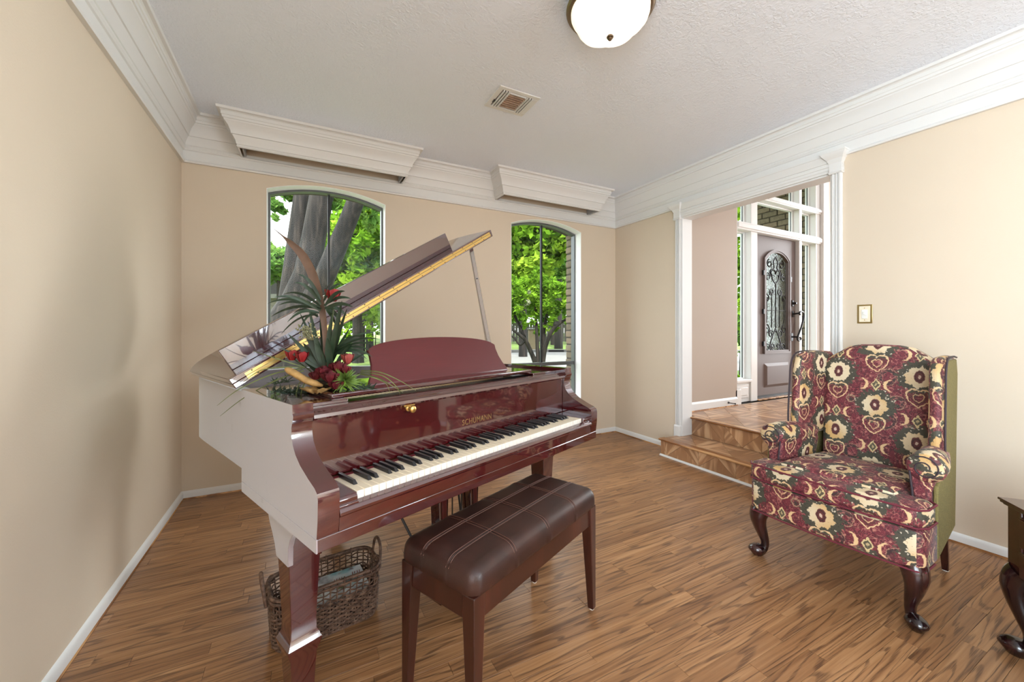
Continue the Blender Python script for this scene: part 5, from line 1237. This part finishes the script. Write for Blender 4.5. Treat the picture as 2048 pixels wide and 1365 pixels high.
def stems(parent, lst, zc, seg=12, name='trunk'):
    for pts, rad in lst:
        P = catmull([tuple(unproj(u, v, zc + (db if db else 0))) for (u, v, db) in pts], 5); k = len(pts)
        rr_ = list(np.interp(np.linspace(0, k - 1, len(P)), range(k), [r * zc / 797 for r in rad]))
        mb = MB().tube(P, rr_, seg); mb.build(name, 'bark', parent, smooth=70)
def blob(u, v, zc, ru, rv, rd, cnt, size): return (tuple(unproj(u, v, zc)), (ru * zc / 797, rd, rv * zc / 797), cnt, size)
def gv(zc): return 659 + 797 * (1.2 - GZ) / zc
# great multi-stemmed oak by the left window
tr = thing('oak_tree', 'large dark oak with three leaning trunks outside the left window', 'tree', (0, 0, 0))
g = gv(8) + 12
stems(tr, [([(578, g, .1), (582, 660, .15), (583, 600, .25), (588, 530, .3), (598, 450, .35), (607, 380, .4), (616, 300, .4), (622, 200, .5)], [62, 50, 24, 19, 18, 17, 15, 12]),
           ([(590, g, 0), (594, 660, 0), (604, 600, 0), (615, 545, 0), (627, 480, 0), (642, 400, .0), (655, 330, 0), (668, 220, .1)], [66, 58, 36, 24, 22, 22, 20, 15]),
           ([(602, g, -.1), (606, 665, -.1), (622, 615, -.2), (645, 565, -.3), (670, 505, -.35), (697, 440, -.4), (724, 370, -.5), (760, 280, -.6)], [60, 46, 26, 19, 18, 16, 15, 12])], 8, 16)
leaves([blob(560, 395, 8.6, 26, 34, .5, 420, .075), blob(620, 380, 9, 40, 22, .8, 500, .075), blob(700, 395, 8.6, 50, 40, .8, 800, .075), blob(740, 410, 9, 30, 50, .8, 600, .075), blob(545, 430, 8.4, 14, 24, .4, 200, .07)], 'foliage', 'leaf_oak', tr)
# bright maple filling the right of that window
tr = thing('maple_tree', 'bright yellow-green tree with dense leaves behind the oak', 'tree', (0, 0, 0))
stems(tr, [([(716, gv(14), 0), (714, 600, 0), (712, 520, 0), (706, 440, 0)], [12, 8, 7, 5])], 14)
leaves([blob(735, 470, 14, 85, 80, 2.6, 9000, .10), blob(690, 560, 14.5, 62, 62, 2.2, 5000, .10), blob(770, 590, 14, 60, 62, 2.2, 4500, .10), blob(640, 480, 16, 34, 50, 1.6, 1300, .10)], 'foliage', 'leaf_bright', tr)
tr = thing('backdrop_tree', 'pale green distant tree seen left of the oak trunks', 'tree', (0, 0, 0))
stems(tr, [([(560, gv(24), 0), (558, 560, 0)], [6, 4])], 24)
leaves([blob(548, 530, 24, 42, 34, 3, 2600, .17), blob(470, 500, 24, 60, 60, 3, 2600, .17)], 'foliage', 'leaf_oak', tr, (.3, 1))
tr = thing('shade_tree', 'deep green tree far behind the bright maple', 'tree', (0, 0, 0))
stems(tr, [([(668, gv(34), 0), (666, 560, 0)], [8, 6])], 34)
leaves([blob(640, 560, 34, 40, 60, 3, 3400, .26), blob(740, 600, 34, 90, 60, 3, 5600, .26), blob(850, 540, 34, 120, 110, 3, 5000, .28), blob(700, 500, 34, 70, 60, 3, 3600, .26)], 'foliage', 'leaf_deep', tr, (.1, .9))
for k, (u, w_, lb) in enumerate(((722, 8, 'left of two straight grey pine trunks beyond the maple'), (739, 8, 'right of two straight grey pine trunks beyond the maple'))):
    pt = thing('pine_tree', lb, 'tree', (0, 0, 0), 0, 'pine trunks beyond the lawn'); stems(pt, [([(u, gv(19), 0), (u + 1, 600, 0), (u + 2, 400, 0), (u + 3, 250, 0)], [w_, w_ * .85, w_ * .7, w_ * .5])], 19, 10); leaves([blob(u + (-22 if k == 0 else 24), 230, 19, 18, 40, .8, 400, .14)], 'foliage', 'leaf_deep', pt)
# crape myrtle before the right window
tr = thing('crape_myrtle', 'small many-stemmed tree with spreading dark branches outside the right window', 'tree', (0, 0, 0)); zc = 9.5; b0 = gv(zc)
stems(tr, [([(1076, b0, 0), (1071, 728, 0), (1060, 700, -.1), (1050, 680, -.2), (1036, 668, -.25), (1018, 655, -.3)], [6, 5.5, 4.5, 4, 3, 2]), ([(1060, 700, -.1), (1047, 672, 0), (1038, 650, .1), (1030, 632, .1), (1024, 600, .1)], [4.5, 4, 3.4, 3, 2]), ([(1078, b0, 0), (1076, 715, 0), (1074, 680, 0), (1072, 640, .1), (1070, 590, .1)], [5, 4.5, 3.5, 3, 2]),
           ([(1082, b0, 0), (1086, 720, 0), (1092, 690, -.1), (1104, 662, -.2), (1118, 648, -.2), (1134, 638, -.2)], [6, 5.2, 4.4, 4, 3.2, 2]), ([(1082, b0, 0), (1085, 700, .1), (1088, 660, .1), (1096, 620, .1), (1104, 580, .1)], [5, 4, 3.5, 3, 2]), ([(1050, 680, -.2), (1040, 690, -.2), (1028, 676, -.25), (1016, 668, -.3)], [3, 2.4, 2, 1.5])], zc, 8, 'branch')
leaves([blob(1040, 610, zc, 34, 44, .7, 1500, .045), blob(1108, 605, zc, 36, 40, .7, 1500, .045), blob(1072, 580, zc + .2, 30, 40, .7, 1100, .045), blob(1140, 610, zc, 26, 40, .6, 800, .045), blob(1012, 600, zc, 30, 46, .6, 900, .045), blob(1100, 655, zc, 18, 10, .3, 160, .04)], 'foliage', 'leaf_bright', tr, (0, .7))
leaves([blob(1050, 600, zc - .5, 8, 24, .2, 200, .038)], 'pale_blossom', 'leaf_pale', tr)
tr = thing('tall_tree', 'tall bright green tree filling the upper right window', 'tree', (0, 0, 0))
stems(tr, [([(1046, gv(17), 0), (1046, 600, 0), (1050, 500, 0)], [9, 7, 5])], 17)
leaves([blob(1060, 480, 17, 70, 55, 3, 7500, .12), blob(1120, 470, 16, 50, 45, 2.5, 4000, .12), blob(1030, 540, 17.5, 60, 40, 3, 4200, .12), blob(1000, 440, 17, 60, 60, 3, 3000, .12), blob(1090, 420, 17, 90, 24, 3, 2500, .15)], 'foliage', 'leaf_bright', tr, (.15, 1))
tr = thing('far_tree', 'hazy pale tree far across the road', 'tree', (0, 0, 0))
stems(tr, [([(1110, gv(30), 0), (1110, 590, 0)], [9, 6])], 30)
leaves([blob(1095, 540, 30, 44, 46, 4, 3800, .22), blob(1040, 590, 32, 70, 44, 4, 4200, .22), blob(1140, 590, 31, 40, 40, 4, 2600, .22), blob(1190, 560, 32, 60, 70, 4, 3000, .22)], 'foliage', 'leaf_oak', tr, (.3, 1))
tr = thing('road_tree', 'dark trunked tree on the lawn across the road', 'tree', (0, 0, 0)); stems(tr, [([(1117, gv(24), 0), (1117, 630, 0), (1118, 560, 0)], [9, 7, 6])], 24); leaves([blob(1118, 530, 24, 30, 26, 1.2, 900, .16)], 'foliage', 'leaf_deep', tr)
def shrub(u, v, zc, r, lb, cnt=260, mat='leaf_deep', sz=.05):
    s_ = thing('shrub', lb, 'shrub', (0, 0, 0), 0, 'garden shrubs'); c = unproj(u, v, zc); leaves([((c.x, c.y, c.z), (r, r, r * .8), cnt, sz)], 'foliage', mat, s_); MB().tube([(c.x, c.y, GZ), (c.x + .03, c.y, c.z)], [.03, .015], 6).build('stem', 'bark', s_); return s_
shrub(1058, 748, 6.8, .20, 'low shrub at the foot of the right window', 260, 'leaf_bright', .03); shrub(1024, 752, 6.2, .16, 'low shrub left of the window-foot shrub', 220, 'leaf_bright', .03)
shrub(1090, 664, 21.6, .5, 'rounded shrub across the road near the brick mailbox', 380, 'leaf_bright', .1); shrub(750, 668, 17, .5, 'bright shrub on the lawn below the maple', 320, 'leaf_bright', .08); shrub(700, 664, 24, .9, 'shrub by the far lawn edge beyond the pines', 320, 'leaf_bright', .12)
shrub(1490, 742, 9, .55, 'green shrub outside the left sidelight of the front door', 420, 'leaf_bright', .05); shrub(1480, 690, 9.6, .7, 'taller dark shrub beside the porch', 420, 'leaf_deep', .06)
tr = thing('porch_tree', 'leafy tree seen through the left sidelight of the front door', 'tree', (0, 0, 0)); stems(tr, [([(1460, gv(13), 0), (1462, 560, 0), (1468, 430, 0)], [10, 8, 6])], 13)
leaves([blob(1480, 470, 13, 50, 90, 2, 2600, .1), blob(1490, 600, 13, 40, 70, 2, 1800, .1), blob(1550, 400, 14, 50, 60, 2, 1500, .1)], 'foliage', 'leaf_bright', tr)
tr = thing('ivy_tree', 'dark trunk with bright ivy seen through the transom above the door', 'tree', (0, 0, 0)); stems(tr, [([(1527, gv(10), 0), (1527, 560, 0), (1527, 440, 0), (1528, 300, 0)], [11, 10, 9, 8])], 10); leaves([blob(1541, 430, 9.8, 7, 44, .15, 420, .05)], 'ivy', 'leaf_bright', tr)
# neighbour's house, picket fence, brick mailbox
hs = thing('neighbour_house', 'pale sided house with grey roof beyond the oak', 'house', gp(lat(500, 26), 26), -YAW)
bx('wall', (-7, 1.85, 0, 4, 0, 3.3), 'house_siding', hs)
for k in range(10): bx('siding_board', (-7.02, 1.88, -.05, .0, .25 + k * .31, .25 + k * .31 + .29), 'house_siding', hs, bevel=.01)
MB().prism([(-.7, 3.2), (4.7, 3.2), (4.7, 3.4), (2, 5.4), (-.7, 3.42)], 'x', -7.6, 2.4).build('roof', 'house_roof', hs, smooth=0); bx('fascia', (-7.6, 2.4, -.75, -.68, 3.15, 3.42), 'house_trim', hs)
fe = thing('board_fence', 'grey board fence far across the road', 'fence', gp(lat(1000, 36), 36), -YAW)
for k in range(46): bx('board', (k * .26 - 2, k * .26 - 2 + .24, 0, .03, .05, 1.75 + .03 * (k % 3)), 'fence_wood', fe)
for z in (.4, 1.3): bx('rail', (-2, 10, .03, .09, z, z + .1), 'fence_wood', fe)
mbx = thing('brick_mailbox', 'small brick mailbox pillar across the road', 'mailbox', gp(lat(1067, 22.5), 22.5), -YAW)
bx('pillar', (-.28, .28, -.28, .28, 0, 1.15), 'brick_face', mbx, bevel=.02); bx('cap', (-.33, .33, -.33, .33, 1.15, 1.24), 'kerb', mbx, bevel=.02)

for k, (u, v, zc, ru, rv, lb) in enumerate(((470, 610, 48, 110, 50, 'far tree line left of the neighbour house'), (640, 618, 46, 70, 44, 'far tree line behind the oak trunks'), (800, 616, 46, 74, 46, 'far tree line behind the pine trunks'), (990, 612, 44, 62, 46, 'far tree line left of the right window view'), (1110, 606, 52, 62, 50, 'far tree line behind the board fence'), (1240, 600, 44, 66, 60, 'far tree line at the right of the road'), (1480, 600, 44, 120, 90, 'far tree line beyond the porch'))):
    tr = thing('distant_trees', lb, 'trees', (0, 0, 0), 0, 'far tree line'); stems(tr, [([(u, gv(zc), 0), (u, v, 0)], [5, 4])], zc, 6)
    leaves([blob(u, v, zc, ru, rv, 3, 2600, .30)], 'foliage', ('leaf_deep', 'leaf_oak')[k % 2], tr, (.2, 1))
